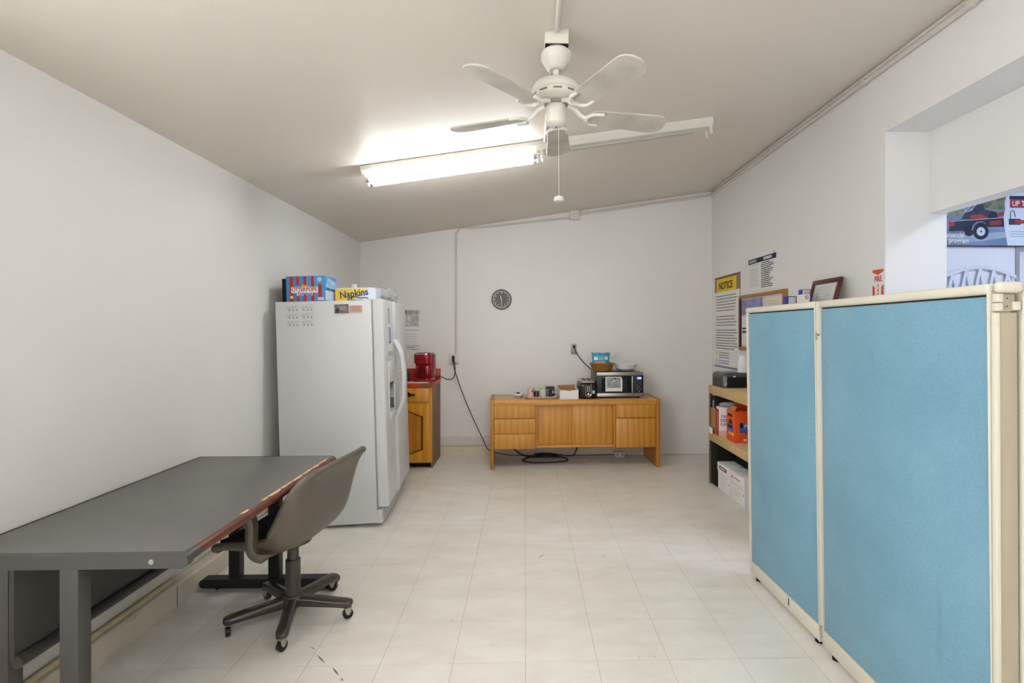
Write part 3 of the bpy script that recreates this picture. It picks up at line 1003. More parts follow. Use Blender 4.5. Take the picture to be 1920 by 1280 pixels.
lat('photo_wheel', M('poster_tyre', '#1b2134', rough=0.6), r, [(0.066, Z), (0.066, Z + 0.0005)], n=32, c=(0.565, 0.118, 0))
lat('photo_wheel', MATS['poster_tyre'], r, [(0.045, Z - 0.0003), (0.045, Z)], n=28, c=(0.465, 0.125, 0))
lat('photo_rim', M('poster_rim', '#c3d3e4', rough=0.5), r, [(0.036, Z + 0.0006), (0.036, Z + 0.001)], n=28, c=(0.565, 0.118, 0))
lat('photo_hub', MATS['poster_tyre'], r, [(0.008, Z + 0.0011), (0.008, Z + 0.0014)], n=14, c=(0.565, 0.118, 0))
bm = bmesh.new()
for a, b_ in (((0.36, 0.29), (0.42, 0.36)), ((0.42, 0.27), (0.50, 0.35)), ((0.46, 0.28), (0.54, 0.35)), ((0.38, 0.36), (0.45, 0.28))):
    tube(bm, [(a[0], a[1], Z), (b_[0], b_[1], Z)], 0.0028, n=6)
obj('photo_bars', bm, MATS['poster_rim'], r, recalc=True)
poly('photo_road', M('poster_road_light', '#a3b2c9', rough=0.5, var=0.2, vscale=9), r, [(0, 0.10), (0.35, 0.085), (0.78, 0.12), (0.785, 0.07), (0.5, 0.03), (0.2, 0.05), (0, 0.06)], 0.0005, 'z', 0.0045)
poly('photo_mower_far', M('poster_silver', '#9298a8', rough=0.5, var=0.5, vscale=40), r, [(0.22, 0.145), (0.23, 0.20), (0.27, 0.225), (0.32, 0.22), (0.33, 0.15)], 0.0005, 'z', 0.0050)
poly('photo_red_patch', MATS['poster_mower_red'], r, [(0.30, 0.155), (0.30, 0.20), (0.335, 0.215), (0.345, 0.165)], 0.0005, 'z', 0.0070)
poly('photo_vest', M('poster_lime', '#9fc24a', rough=0.5), r, [(0.385, 0.30), (0.39, 0.355), (0.405, 0.355), (0.40, 0.30)], 0.0005, 'z', 0.0056)
poly('photo_fender', MATS['poster_silver'], r, [(0.495, 0.125), (0.51, 0.165), (0.535, 0.188), (0.575, 0.195), (0.61, 0.180), (0.60, 0.190), (0.572, 0.205), (0.53, 0.197), (0.50, 0.172), (0.485, 0.13)], 0.0005, 'z', 0.0072)
poly('photo_deck_line', MATS['poster_rim'], r, [(0.31, 0.198), (0.76, 0.232), (0.76, 0.236), (0.31, 0.203)], 0.0004, 'z', 0.0072)
lat('photo_mower_wheel', MATS['poster_tyre'], r, [(0.038, 0.0062), (0.038, 0.0066)], n=24, c=(0.665, 0.245, 0))
poly('photo_mower_red', MATS['poster_mower_red'], r, [(0.70, 0.24), (0.71, 0.275), (0.76, 0.285), (0.765, 0.25)], 0.0005, 'z', 0.0062)
text('poster_text', 'Commercial', 0.062, PAPER, r, (0.427, 0.088, Z + 0.002), align='RIGHT', bold=0.0012, sx=0.80)
text('poster_text', 'Fleet program', 0.062, PAPER, r, (0.463, 0.042, Z + 0.002), align='RIGHT', bold=0.0012, sx=0.80)
poly('white_column', M('poster_white', '#cfdbec', rough=0.5), r, [(0.79, 0.004), (0.765, 0.15), (0.755, 0.24), (0.77, 0.30), (0.765, 0.36), (0.785, 0.42), (0.79, 0.497), (W, 0.497), (W, 0.004)], 0.0005, 'z', Z)
sheet('banner_blue', NAVY, r, 0.805, W, 0.385, 0.412, Z + 0.001, 0.0005)
sheet('banner_red', M('poster_banner_red', '#9e3440', rough=0.5), r, 0.81, W, 0.315, 0.384, Z + 0.001, 0.0005)
text('poster_text', 'UP TO', 0.062, PAPER, r, (0.825, 0.348, Z + 0.002), align='LEFT', bold=0.001, sx=0.85, shear=0.1)
bm = bmesh.new()
tube(bm, [(0.812, 0.22, Z + 0.001), (0.816, 0.28, Z + 0.001), (0.84, 0.29, Z + 0.001), (0.855, 0.24, Z + 0.001)], 0.003, n=6, smooth=4)
bx(bm, 0.80, 0.90, 0.175, 0.225, Z + 0.0006, Z + 0.0012)
obj('print_mower', bm, MATS['poster_mower_grey'], r, recalc=True)
sheet('print_mower_red', MATS['poster_mower_red'], r, 0.85, 0.95, 0.185, 0.215, Z + 0.0015, 0.0004)
text_lines(r, INKG, 0.81, 1.0, [0.12, 0.10, 0.08], 0.004, Z + 0.001, 'small_print', seed=51)
# clear arched plastic guard on the pegboard
r = thing('plastic_guard', 'pale arched plastic blade guard hanging on the pegboard', 'guard', (3.42, 4.045, 1.60), FACE_CAM)
GU = M('pale_guard', '#d0d5e0', rough=0.4)
bm = bmesh.new()
n = 14
top = [(0.02 + 0.60 * i / n, 0.26 + 0.075 * math.sin(PI * i / n)) for i in range(n + 1)]
for i in range(n):
    a, b_ = top[i], top[i + 1]
    prism(bm, [(a[0], a[1] - 0.026), (b_[0], b_[1] - 0.026), b_, a], 0.010, 'z', 0.001)
def arc_y(x):
    return 0.242 + 0.075 * math.sin(PI * min(max((x - 0.02) / 0.60, 0), 1))


for k in range(10):
    xa, xb = 0.03 + 0.058 * k, 0.03 + 0.058 * (k + 1)
    ya, yb_ = (0.045, arc_y(xb)) if k % 2 == 0 else (arc_y(xa), 0.045)
    prism(bm, [(xa - 0.012, ya), (xa + 0.012, ya), (xb + 0.012, yb_), (xb - 0.012, yb_)], 0.006, 'z', 0.0025 if k % 2 else 0.0032)
bx(bm, 0.0, 0.64, 0.02, 0.055, 0.001, 0.012)
obj('guard', bm, GU, r, smooth=False)

# ------------------------------------------------------------------ blue screens
PZ = 1.530


def screen(name, label, loc, rot, L, st0=0.005, st1=0.005):
    """local y runs along the screen from far (0) to near (-L); local x = 0 is the room face, thickness 0.065"""
    r = thing(name, label, 'partition', loc, rot, 'blue office partition screens')
    t = 0.065
    box('stile', CREAM, r, 0.0, t, -st0, 0, 0.03, PZ - 0.022, r=0.002)
    box('stile', CREAM, r, 0.0, t, -L, -L + st1, 0.03, PZ - 0.022, r=0.002)
    box('bottom_rail', CREAM, r, 0.002, t - 0.002, -L + st1, -st0, 0.03, 0.100, r=0.003)
    box('top_cap', CREAM, r, -0.004, t + 0.004, -L, 0, PZ - 0.030, PZ, r=0.010, seg=3)
    box('fabric_panel', FABRIC, r, 0.004, 0.030, -L + st1 + 0.003, -st0 - 0.003, 0.102, PZ - 0.035, r=0.006)
    box('fabric_panel', FABRIC, r, 0.035, 0.061, -L + st1 + 0.003, -st0 - 0.003, 0.102, PZ - 0.035, r=0.006)
    box('core', DARK, r, 0.012, 0.053, -L + st1 - 0.001, -st0 + 0.001, 0.098, PZ - 0.028)
    for yy in (-0.05, -L + 0.05):
        lat('glide_foot', DARK, r, [(0.018, 0.0), (0.018, 0.008), (0.006, 0.010), (0.006, 0.035)], n=14, c=(t / 2, yy, 0))
    box('rail_slot', DARK, r, 0.0005, 0.0022, -L * 0.62 - 0.003, -L * 0.62 + 0.003, 0.055, 0.09)
    return r


s1 = screen('partition_screen', 'blue fabric partition screen, the farther narrow one near the shelf', (1.279, 2.835, 0), (0, RAD(-0.85), RAD(1.35)), 0.653, st0=0.020)
s2 = screen('partition_screen', 'large blue fabric partition screen with a metal end bracket, nearest the viewer', (1.2945, 2.158, 0), (0, RAD(-0.62), RAD(-0.3)), 0.805)
# hinge strip between the two screens
r = thing('screen_connector', 'narrow cream connector strip between the two blue screens', 'connector', (1.2945, 2.170, 0), (0, RAD(-0.74), RAD(0.5)), None)
box('strip', CREAM, r, 0.001, 0.062, -0.0105, 0.0105, 0.11, 1.38, r=0.004)
box('hinge_block', CREAM, r, 0.000, 0.062, -0.0095, 0.0095, 1.385, PZ - 0.001, r=0.003)
box('latch', TAN, r, -0.004, 0.002, -0.004, 0.006, 1.36, 1.395, r=0.002)
box('hinge_block', TAN, r, 0.004, 0.060, -0.008, 0.008, 0.05, 0.105, r=0.003)
# end post with bracket on the near end
r = thing('screen_post', 'tan metal end post with a screwed bracket on the near screen', 'post', (1.289, 1.3515, 0), (0, RAD(-0.3), 0), None)
box('post', TAN, r, 0.016, 0.066, -0.008, 0, 0.02, 1.450, r=0.001)
box('post_edge', CREAM, r, 0.000, 0.015, -0.012, 0, 0.02, 1.450, r=0.002)
br = box('bracket', TAN, r, 0.014, 0.058, -0.010, 0, 1.453, 1.500, r=0.001)
for zz in (1.489, 1.467):
    lat('screw', STEEL, br, [(0.0055, 0), (0.0055, 0.0015), (0.0035, 0.002)], n=14, loc=(0.034, -0.010, zz), rot=(PI / 2, 0, 0))
    lat('screw_recess', DARK, br, [(0.002, 0.002), (0.002, 0.0026)], n=8, loc=(0.034, -0.010, zz), rot=(PI / 2, 0, 0))
box('hook', CREAM, r, 0.002, 0.022, -0.016, 0, 1.478, 1.502, r=0.003)
box('hook', CREAM, r, 0.000, 0.020, -0.016, 0, 1.454, 1.476, r=0.003)
box('hook', CREAM, r, 0.050, 0.070, -0.016, 0, 1.456, 1.480, r=0.003)
box('cap', CREAM, r, 0.002, 0.072, -0.024, 0, 1.503, 1.534, r=0.010, seg=3)
# return screen
s3 = screen('partition_screen', 'blue screen returning from the end post towards the right wall', (1.360, 1.340, 0), (0, 0, PI / 2), 0.70, st0=0.03, st1=0.02)

# ------------------------------------------------------------------ desk
r = thing('desk', 'grey laminate desk with a worn red-brown front edge', 'desk', (-1.43, 1.60, 0))
DX0, DX1, DY1, DZ = -0.372, 0.370, 1.245, 0.700
box('tabletop', DESKTOP, r, DX0, DX1 - 0.020, 0.028, DY1, DZ - 0.032, DZ, r=0.002)
# long bullnose front edge, worn
bm = bmesh.new()
pr = [(DX1 - 0.020, DZ - 0.036)] + [(DX1 - 0.020 + 0.022 * math.cos(a), DZ - 0.018 + 0.018 * math.sin(a)) for a in [RAD(-90 + 15 * i) for i in range(13)]] + [(DX1 - 0.020, DZ)]
prism(bm, pr, DY1 - 0.075, 'y', 0.075)
fe = obj('front_edge', bm, REDEDGE, r)
rnd = random.Random(4)
bm = bmesh.new()
yy = 0.35
while yy < DY1 - 0.03:
    l = 0.03 + 0.09 * rnd.random()
    wv = 0.002 + 0.008 * rnd.random()
    if yy + l > DY1:
        break
    prism(bm, [(DX1 - 0.030, yy), (DX1 - 0.020 + wv * 0.3, yy + l * 0.1), (DX1 - 0.020 + wv, yy + l * 0.5), (DX1 - 0.020 + wv * 0.4, yy + l * 0.9), (DX1 - 0.030, yy + l)], 0.0012, 'z', DZ - 0.0003)
    yy += l + 0.004 * rnd.random() + (0.10 if yy < 0.5 else 0)
obj('edge_chips', bm, RAWWOOD, fe, smooth=False)
bm = bmesh.new()
prism(bm, [(DX1 - 0.020, DZ - 0.036)] + [(DX1 - 0.020 + 0.0235 * math.cos(a), DZ - 0.018 + 0.019 * math.sin(a)) for a in [RAD(-90 + 15 * i) for i in range(13)]] + [(DX1 - 0.020, DZ + 0.001)], 0.046, 'y', 0.028)
obj('corner_cap', bm, DESKMETAL, r)
box('back_edge', DESKDARK, r, DX0 - 0.004, DX0, 0.0, DY1, DZ - 0.034, DZ + 0.0015)
box('far_edge', DARK, r, DX0, DX1 - 0.02, DY1, DY1 + 0.004, DZ - 0.034, DZ)


def leg_frame(y0, y1, mat, name, ux=(-0.140, 0.070), DZ=DZ, DX1=DX1):
    q = bpy.data.objects.new(name, None)
    COL.objects.link(q)
    q.parent = r
    bm = bmesh.new()
    n = 10
    pts = [(DX0, DZ - 0.042), (DX1 - 0.014, DZ - 0.042)] + [(DX1 - 0.014 + 0.020 * math.cos(RAD(-90 + 18 * i)), DZ - 0.021 + 0.021 * math.sin(RAD(-90 + 18 * i))) for i in range(1, 10)] + [(DX1 - 0.014, DZ), (DX0, DZ)]
    prism(bm, pts, y1 - y0, 'y', y0)
    tb = obj('top_bar', bm, mat, q)
    for x in ux:
        box('upright', mat, q, x - 0.029, x + 0.029, y0 + 0.002, y0 + 0.052, 0.064, DZ - 0.042, r=0.004)
    # rounded foot bar
    bm = bmesh.new()
    pts = [(-0.30 + 0.024 * math.cos(RAD(90 + 18 * i)), 0.038 + 0.024 * math.sin(RAD(90 + 18 * i))) for i in range(11)] + \
          [(0.385 + 0.024 * math.cos(RAD(-90 + 18 * i)), 0.038 + 0.024 * math.sin(RAD(-90 + 18 * i))) for i in range(11)]
    prism(bm, pts, 0.054, 'y', y0)
    obj('foot_bar', bm, mat, q)
    for x in (-0.24, 0.35):
        lat('glide', BLACK, q, [(0.012, 0), (0.014, 0.006), (0.006, 0.014)], n=12, c=(x, y0 + 0.027, 0))
    return q, tb


q, tb = leg_frame(0.0, 0.028, DESKMETAL, 'leg_frame', (-0.203, 0.010))
for x, z in ((0.265, DZ - 0.020),):
    lat('bolt', STEEL, q, [(0.009, 0), (0.008, 0.004), (0.003, 0.005)], n=14, loc=(x, 0.0, z), rot=(PI / 2, 0, 0))
for x, z in ((-0.225, 0.60), (-0.225, 0.385)):
    lat('bolt', STEEL, q, [(0.009, 0), (0.008, 0.004), (0.003, 0.005)], n=14, loc=(x, 0.002, z), rot=(PI / 2, 0, 0))
leg_frame(1.150, 1.178, DESKBLACK, 'leg_frame', DZ=DZ - 0.037, DX1=DX1 - 0.05)
box('modesty_panel', DESKDARK, r, -0.172, -0.157, 0.004, 1.148, 0.375, DZ - 0.043)
tub('stretcher', DESKDARK, r, [(-0.152, 0.006, 0.368), (-0.152, 1.150, 0.368)], 0.020, n=12)

# ------------------------------------------------------------------ chair
ch = thing('desk_chair', 'grey-brown shell swivel chair on casters pushed under the desk', 'chair', (-1.135, 2.49, 0), (0, 0, PI - RAD(7)))
prof = [(0.250, 0.392, 0.20, 0.0), (0.238, 0.412, 0.220, 0.008), (0.18, 0.418, 0.235, 0.022), (0.09, 0.414, 0.245, 0.038), (0.0, 0.408, 0.250, 0.055), (-0.07, 0.412, 0.266, 0.078), (-0.130, 0.436, 0.278, 0.095),
        (-0.166, 0.482, 0.284, 0.100), (-0.186, 0.545, 0.284, 0.090), (-0.200, 0.62, 0.282, 0.070), (-0.218, 0.70, 0.274, 0.042), (-0.240, 0.755, 0.258, 0.016), (-0.254, 0.776, 0.222, 0.0)]


def crom(vals, t):
    n = len(vals) - 1
    x = min(max(t, 0), 0.99999) * n
    i = int(x)
    f = x - i
    p1, p2 = vals[i], vals[i + 1]
    p0 = vals[i - 1] if i > 0 else [2 * a - b for a, b in zip(p1, p2)]
    p3 = vals[i + 2] if i + 2 <= n else [2 * b - a for a, b in zip(p1, p2)]
    return [0.5 * (2 * b + (c - a) * f + (2 * a - 5 * b + 4 * c - d) * f * f + (3 * b - a - 3 * c + d) * f ** 3) for a, b, c, d in zip(p0, p1, p2, p3)]


def shell(s0, s1, t1, off, ns=44, nt=24):
    bm = bmesh.new()
    grid = []
    for i in range(ns + 1):
        s = s0 + (s1 - s0) * i / ns
        x, z, w_, k = crom(prof, s)
        xa, za = crom(prof, max(s - 0.01, 0))[:2]
        xb, zb = crom(prof, min(s + 0.01, 1))[:2]
        tx, tz = xb - xa, zb - za
        l = math.hypot(tx, tz) or 1
        nx, nz = tz / l, -tx / l       # inner side (up / forward)
        if nz < -0.3 and s < 0.2:
            nx, nz = -nx, -nz
        row = []
        for j in range(nt + 1):
            t = (-1 + 2 * j / nt) * t1
            h = k * abs(t) ** 3 + off
            yw = w_ * math.sin(t * PI / 2 * 0.92) / math.sin(PI / 2 * 0.92)
            row.append(bm.verts.new((x + nx * h, yw, z + nz * h)))
        grid.append(row)
    for i in range(ns):
        for j in range(nt):
            bm.faces.new((grid[i][j], grid[i + 1][j], grid[i + 1][j + 1], grid[i][j + 1]))
    bmesh.ops.recalc_face_normals(bm, faces=bm.faces[:])
    return bm


sh = obj('shell', shell(0.0, 1.0, 1.0, 0.0), CHAIR, ch, ang=80)
so = sh.modifiers.new('thickness', 'SOLIDIFY')
so.thickness = 0.030
so.offset = 0.0
bv = sh.modifiers.new('rim', 'BEVEL')
bv.width = 0.012
bv.segments = 3
bv.limit_method = 'ANGLE'
bv.angle_limit = RAD(60)
pd = obj('seat_pad', shell(0.13, 0.86, 0.84, 0.024), BLACKM, ch, ang=80)
so = pd.modifiers.new('thickness', 'SOLIDIFY')
so.thickness = 0.016
so.offset = 0.0
# rolled rim along the shell border


def shell_pt(s_, t):
    x, z, w_, k = crom(prof, s_)
    xa, za = crom(prof, max(s_ - 0.01, 0))[:2]
    xb, zb = crom(prof, min(s_ + 0.01, 1))[:2]
    tx, tz = xb - xa, zb - za
    l = math.hypot(tx, tz) or 1
    h = k * abs(t) ** 3
    return (x + tz / l * h, w_ * math.sin(t * PI / 2 * 0.92) / math.sin(PI / 2 * 0.92), z - tx / l * h)


rim = [shell_pt(0.10 + 0.88 * i / 30, -1) for i in range(31)] + [shell_pt(0.995, -0.9 + 1.8 * i / 12) for i in range(13)] + [shell_pt(0.98 - 0.88 * i / 30, 1) for i in range(31)]
tub('rolled_rim', CHAIR, ch, rim, 0.017, n=10)
# side arms: flat U loops from under the seat, up at the front, back to the shell
for s in (-1, 1):
    yy = s * 0.272
    pts = [(-0.045, yy * 0.40, 0.400), (-0.045, yy * 0.72, 0.404), (-0.04, yy * 0.95, 0.412), (-0.022, yy, 0.416), (0.002, yy, 0.424), (0.018, yy, 0.442), (0.024, yy, 0.47), (0.024, yy, 0.51), (0.024, yy, 0.55), (0.038, yy, 0.590), (0.08, yy, 0.600), (0.19, yy, 0.598)]
    bm = bmesh.new()
    P = smooth_path(pts, 6)
    prev = None
    for i, p in enumerate(P):
        t = (P[min(i + 1, len(P) - 1)] - P[max(i - 1, 0)]).normalized()
        n_ = Vector((t.z, 0, -t.x))
        if n_.length < 1e-4:
            n_ = Vector((0, 0, 1))
        n_.normalize()
        b_ = Vector((0, 1, 0))
        ring = [bm.verts.new(p + n_ * (0.019 * a) + b_ * (0.026 * c)) for a, c in ((1, -0.7), (1, 0.7), (0.4, 1), (-0.4, 1), (-1, 0.7), (-1, -0.7), (-0.4, -1), (0.4, -1))]
        if prev:
            for k in range(8):
                bm.faces.new((prev[k], prev[(k + 1) % 8], ring[(k + 1) % 8], ring[k]))
        else:
            bm.faces.new(ring)
        prev = ring
    bm.faces.new(list(reversed(prev)))
    obj('armrest', bm, CHAIR, ch, recalc=True, ang=50)
lat('seat_plate', CHAIRB, ch, [(0.09, 0.392), (0.085, 0.372), (0.035, 0.352), (0.030, 0.34)], n=20)
lat('column', CHAIRB, ch, [(0.034, 0.075), (0.034, 0.285), (0.030, 0.29), (0.0265, 0.29), (0.0265, 0.37)], n=24)
tub('lever', BLACK, ch, [(0.0, -0.03, 0.365), (-0.02, -0.19, 0.352)], 0.005, n=8)
bs = lat('base_hub', CHAIRB, ch, [(0.036, 0.060), (0.052, 0.066), (0.054, 0.098), (0.042, 0.116), (0.034, 0.118)], n=28)
for k in range(5):
    a = RAD(-75 + 72 * k) - PI + RAD(7)
    e = bpy.data.objects.new('base_leg', None)
    COL.objects.link(e)
    e.parent = ch
    e.rotation_euler = (0, 0, a)
    bm = bmesh.new()
    rows = [(0.03, 0.028, 0.112, 0.066), (0.10, 0.027, 0.106, 0.064), (0.20, 0.026, 0.097, 0.062), (0.262, 0.027, 0.092, 0.060), (0.284, 0.022, 0.088, 0.062), (0.292, 0.012, 0.082, 0.068)]
    prev = None
    for x, w_, zt, zb in rows:
        ring = [bm.verts.new((x, w_ * c, zb + (zt - zb) * d)) for c, d in ((-1, 0.1), (-1, 0.7), (-0.75, 0.95), (-0.4, 1.0), (0.4, 1.0), (0.75, 0.95), (1, 0.7), (1, 0.1), (0.85, 0), (-0.85, 0))]
        if prev:
            for i in range(10):
                bm.faces.new((prev[i], prev[(i + 1) % 10], ring[(i + 1) % 10], ring[i]))
        else:
            bm.faces.new(ring)
        prev = ring
    bm.faces.new(prev)
    obj('spoke', bm, CHAIRB, e, recalc=True, ang=50)
    ca = 0.9 + 1.3 * k
    bm = bmesh.new()
    tube(bm, [(-0.009, 0, 0), (0.009, 0, 0)], 0.024, n=20)
    o = obj('wheel', bm, BLACK, e, loc=(0.270, 0, 0.0245), rot=(0, 0, ca), recalc=True)
    bm = bmesh.new()
    tube(bm, [(0, 0, 0.028), (0, 0, 0.044)], 0.008, n=10)
    for s in (-1, 1):
        prism(bm, [(-0.016, 0.030), (0.016, 0.030), (0.012, 0.008), (0.004, -0.004), (-0.004, -0.004), (-0.012, 0.008)], 0.002, 'x', s * 0.0125 - 0.001)
    bx(bm, -0.0135, 0.0135, -0.016, 0.016, 0.028, 0.031)
    obj('caster_fork', bm, M('caster_brass', '#b3aa9a', rough=0.35, metal=0.6), e, loc=(0.270, 0, 0.0245), rot=(0, 0, ca))

# ------------------------------------------------------------------ refrigerator
fr = thing('refrigerator', 'white side-by-side refrigerator with ice dispenser', 'refrigerator', (-1.708, 3.571, 0.012), (0, RAD(-1.6), RAD(3.6)))
FD, FW_, FH = 0.655, 0.925, 1.590
box('cabinet_body', FRIDGE, fr, 0, FD, 0, FW_, 0.0, FH, r=0.006)
box('gasket', FRGREY, fr, FD, FD + 0.012, 0.012, FW_ - 0.012, 0.115, FH - 0.01)
DX = FD + 0.012
DT = 0.070
SPL = 0.378
# freezer door with the dispenser opening cut out
hy0, hy1, hz0, hz1 = 0.115, 0.300, 0.770, 0.985
bm = bmesh.new()
bx(bm, DX, DX + DT, 0.002, hy0, 0.115, FH + 0.006)
bx(bm, DX, DX + DT, hy1, SPL - 0.003, 0.115, FH + 0.006)
bx(bm, DX, DX + DT, hy0, hy1, 0.115, hz0)
bx(bm, DX, DX + DT, hy0, hy1, hz1, FH + 0.006)
bmesh.ops.remove_doubles(bm, verts=bm.verts[:], dist=0.0001)
dup = [f for f in bm.faces if False]
ed = [e for e in bm.edges if all(abs(v.co.x - (DX + DT)) < 1e-4 for v in e.verts) and all(abs(v.co.y - 0.002) < 1e-4 for v in e.verts)]
bmesh.ops.bevel(bm, geom=ed, offset=0.022, segments=4, profile=0.5, affect='EDGES')
fz_d = obj('freezer_door', bm, FRIDGE, fr)
fz_d['label'] = 'narrow freezer door with dispenser'
fd = box('fridge_door', FRIDGE, fr, DX, DX + DT, SPL + 0.003, FW_ - 0.002, 0.115, FH + 0.006, r=0.014, seg=3)
dp = bpy.data.objects.new('dispenser', None)
COL.objects.link(dp)
dp.parent = fz_d
box('recess_back', FRGREY, fz_d, DX + 0.004, DX + 0.008, hy0, hy1, hz0, hz1)
boxes('dispenser_frame', WHITE, fz_d, [(DX + DT, DX + DT + 0.010, hy0 - 0.02, hy0, hz0 - 0.05, 1.145), (DX + DT, DX + DT + 0.010, hy1, hy1 + 0.02, hz0 - 0.05, 1.145),
                                       (DX + DT, DX + DT + 0.012, hy0, hy1, hz1, 1.145), (DX + DT, DX + DT + 0.016, hy0, hy1, hz0 - 0.05, hz0)], r=0.003)
box('drip_tray', FRGREY, fz_d, DX + 0.008, DX + DT + 0.014, hy0 + 0.01, hy1 - 0.01, hz0, hz0 + 0.008)
box('paddle', WHITE, fz_d, DX + 0.02, DX + 0.045, hy0 + 0.06, hy1 - 0.06, 0.86, hz1, r=0.006)
lat('control_dot', INKG, fz_d, [(0.006, 0), (0.005, 0.002)], n=10, loc=(DX + DT + 0.012, (hy0 + hy1) / 2, 1.065), rot=(0, PI / 2, 0))
boxes('brand_plate', FRGREY, fz_d, [(DX + DT, DX + DT + 0.003, 0.15, 0.30, 1.185, 1.215)], smooth=False)
# handles: bowed grips meeting at the split, with edge trims
for s, nm in ((-1, fz_d), (1, fd)):
    y0 = SPL + s * 0.026
    tub('handle', WHITE, nm, [(DX + DT - 0.002, y0, 1.300), (DX + DT + 0.020, y0, 1.265), (DX + DT + 0.052, y0, 1.180), (DX + DT + 0.064, y0, 1.05), (DX + DT + 0.064, y0, 0.95), (DX + DT + 0.052, y0, 0.82), (DX + DT + 0.020, y0, 0.735), (DX + DT - 0.002, y0, 0.70)],
        0.016, n=12, smooth=5)
    box('edge_trim', WHITE, nm, DX + DT - 0.001, DX + DT + 0.010, y0 - 0.014, y0 + 0.014, 1.28, FH + 0.004, r=0.004)
    box('edge_trim', WHITE, nm, DX + DT - 0.001, DX + DT + 0.010, y0 - 0.014, y0 + 0.014, 0.118, 0.72, r=0.004)
gr = box('kick_grille', WHITE, fr, FD - 0.01, FD + 0.035, 0.004, FW_ - 0.02, -0.004, 0.095, r=0.004)
for k in range(4):
    box('grille_slot', INKG, gr, FD + 0.0345, FD + 0.0365, 0.04, FW_ - 0.05, 0.018 + 0.019 * k, 0.024 + 0.019 * k)
box('hinge_cover', WHITE, fr, FD - 0.06, DX + DT - 0.015, 0.02, 0.06, FH + 0.001, FH + 0.009, r=0.003)
box('hinge_cover', WHITE, fr, FD - 0.06, DX + DT - 0.015, FW_ - 0.06, FW_ - 0.02, FH + 0.001, FH + 0.009, r=0.003)
# things stuck on the refrigerator (local frame of the near side: x = depth, z = up)
side_rot = (PI / 2, 0, 0)


def on_fridge(name, label, cat, local, rot):
    mtx = Matrix.Translation(fr.location) @ fr.rotation_euler.to_matrix().to_4x4() @ Matrix.Translation(local) @ Matrix.Rotation(rot[2], 4, 'Z') @ Matrix.Rotation(rot[1], 4, 'Y') @ Matrix.Rotation(rot[0], 4, 'X')
    q = thing(name, label, cat)
    q.location = mtx.to_translation()
    q.rotation_euler = mtx.to_euler()
    return q


q = on_fridge('schedule_sheet', 'white sheet with six small printed schedule blocks on the refrigerator side', 'paper', (0.072, -0.0006, 1.408), side_rot)
sheet('paper', FRIDGE, q, 0, 0.19, 0, 0.16, 0, 0.0005)
bm = bmesh.new()
for cx in (0.0, 0.098):
    for cy in (0.0, 0.052, 0.104):
        bx(bm, cx + 0.008, cx + 0.088, cy + 0.0425, cy + 0.0440, 0.0006, 0.0010)
        bx(bm, cx + 0.040, cx + 0.050, cy + 0.0415, cy + 0.0450, 0.0006, 0.0010)
        bx(bm, cx + 0.006, cx + 0.030, cy + 0.030, cy + 0.034, 0.0006, 0.0010)
        bx(bm, cx + 0.030, cx + 0.080, cy + 0.0318, cy + 0.034, 0.0006, 0.0010)
        for d in (0.018, 0.044, 0.070):
            bx(bm, cx + d, cx + d + 0.011, cy + 0.012, cy + 0.022, 0.0006, 0.0010)
obj('print', bm, INKG, q, smooth=False)
q = on_fridge('photo_magnet', 'dark grey picture magnet near the top of the refrigerator side', 'magnet', (0.402, -0.0006, 1.500), side_rot)
sheet('card', M('magnet_photo', '#8b8180', rough=0.5, var=0.7, vscale=45, col2='#544a4b'), q, 0, 0.098, 0, 0.064, 0, 0.0015)
lat('print_oval', INK, q, [(0.016, 0.0016), (0.016, 0.0021)], n=18, c=(0.022, 0.018, 0))
sheet('print_patch', INKG, q, 0.035, 0.085, 0.022, 0.05, 0.0016, 0.0005)
q = on_fridge('card_magnet', 'pink business card magnet beside the picture magnet', 'magnet', (0.506, -0.0006, 1.506), side_rot)
sheet('card', M('pink_card', '#c9a394', rough=0.6), q, 0, 0.086, 0, 0.048, 0, 0.0015)
text_lines(q, M('card_ink', '#9c7062', rough=0.7), 0.012, 0.075, [0.036, 0.024, 0.012], 0.003, 0.0016, seed=61)
frot = (PI / 2, 0, PI / 2)
q = on_fridge('door_sticker', 'shield-shaped sticker on the freezer door', 'sticker', (DX + DT + 0.0004, 0.175, 1.435), frot)
poly('outline', INK, q, [(0, 0.0), (0.018, -0.012), (0.05, 0.01), (0.062, 0.06), (0.048, 0.09), (0.0, 0.105)], 0.0005, 'z', 0)
poly('sticker', PAPERG, q, [(0.006, 0.004), (0.018, -0.004), (0.045, 0.013), (0.055, 0.058), (0.043, 0.082), (0.006, 0.094)], 0.0005, 'z', 0.0005)
q = on_fridge('door_paper', 'small white paper with a blue picture taped on the freezer door', 'paper', (DX + DT + 0.0004, 0.145, 1.225), frot)
sheet('paper', PAPER, q, 0, 0.12, 0, 0.185, 0, 0.0008)
sheet('picture', M('blue_picture', '#9db0c8', rough=0.7, var=0.5, vscale=30, col2='#6a7fa8'), q, 0.025, 0.10, 0.05, 0.17, 0.001, 0.0005)
sheet('print', NAVY, q, 0.035, 0.06, 0.045, 0.065, 0.0016, 0.0005)


# things on top of the refrigerator
def top_loc(x, y):
    v = fr.rotation_euler.to_matrix() @ Vector((x, y, FH + 0.001)) + fr.location
    return v


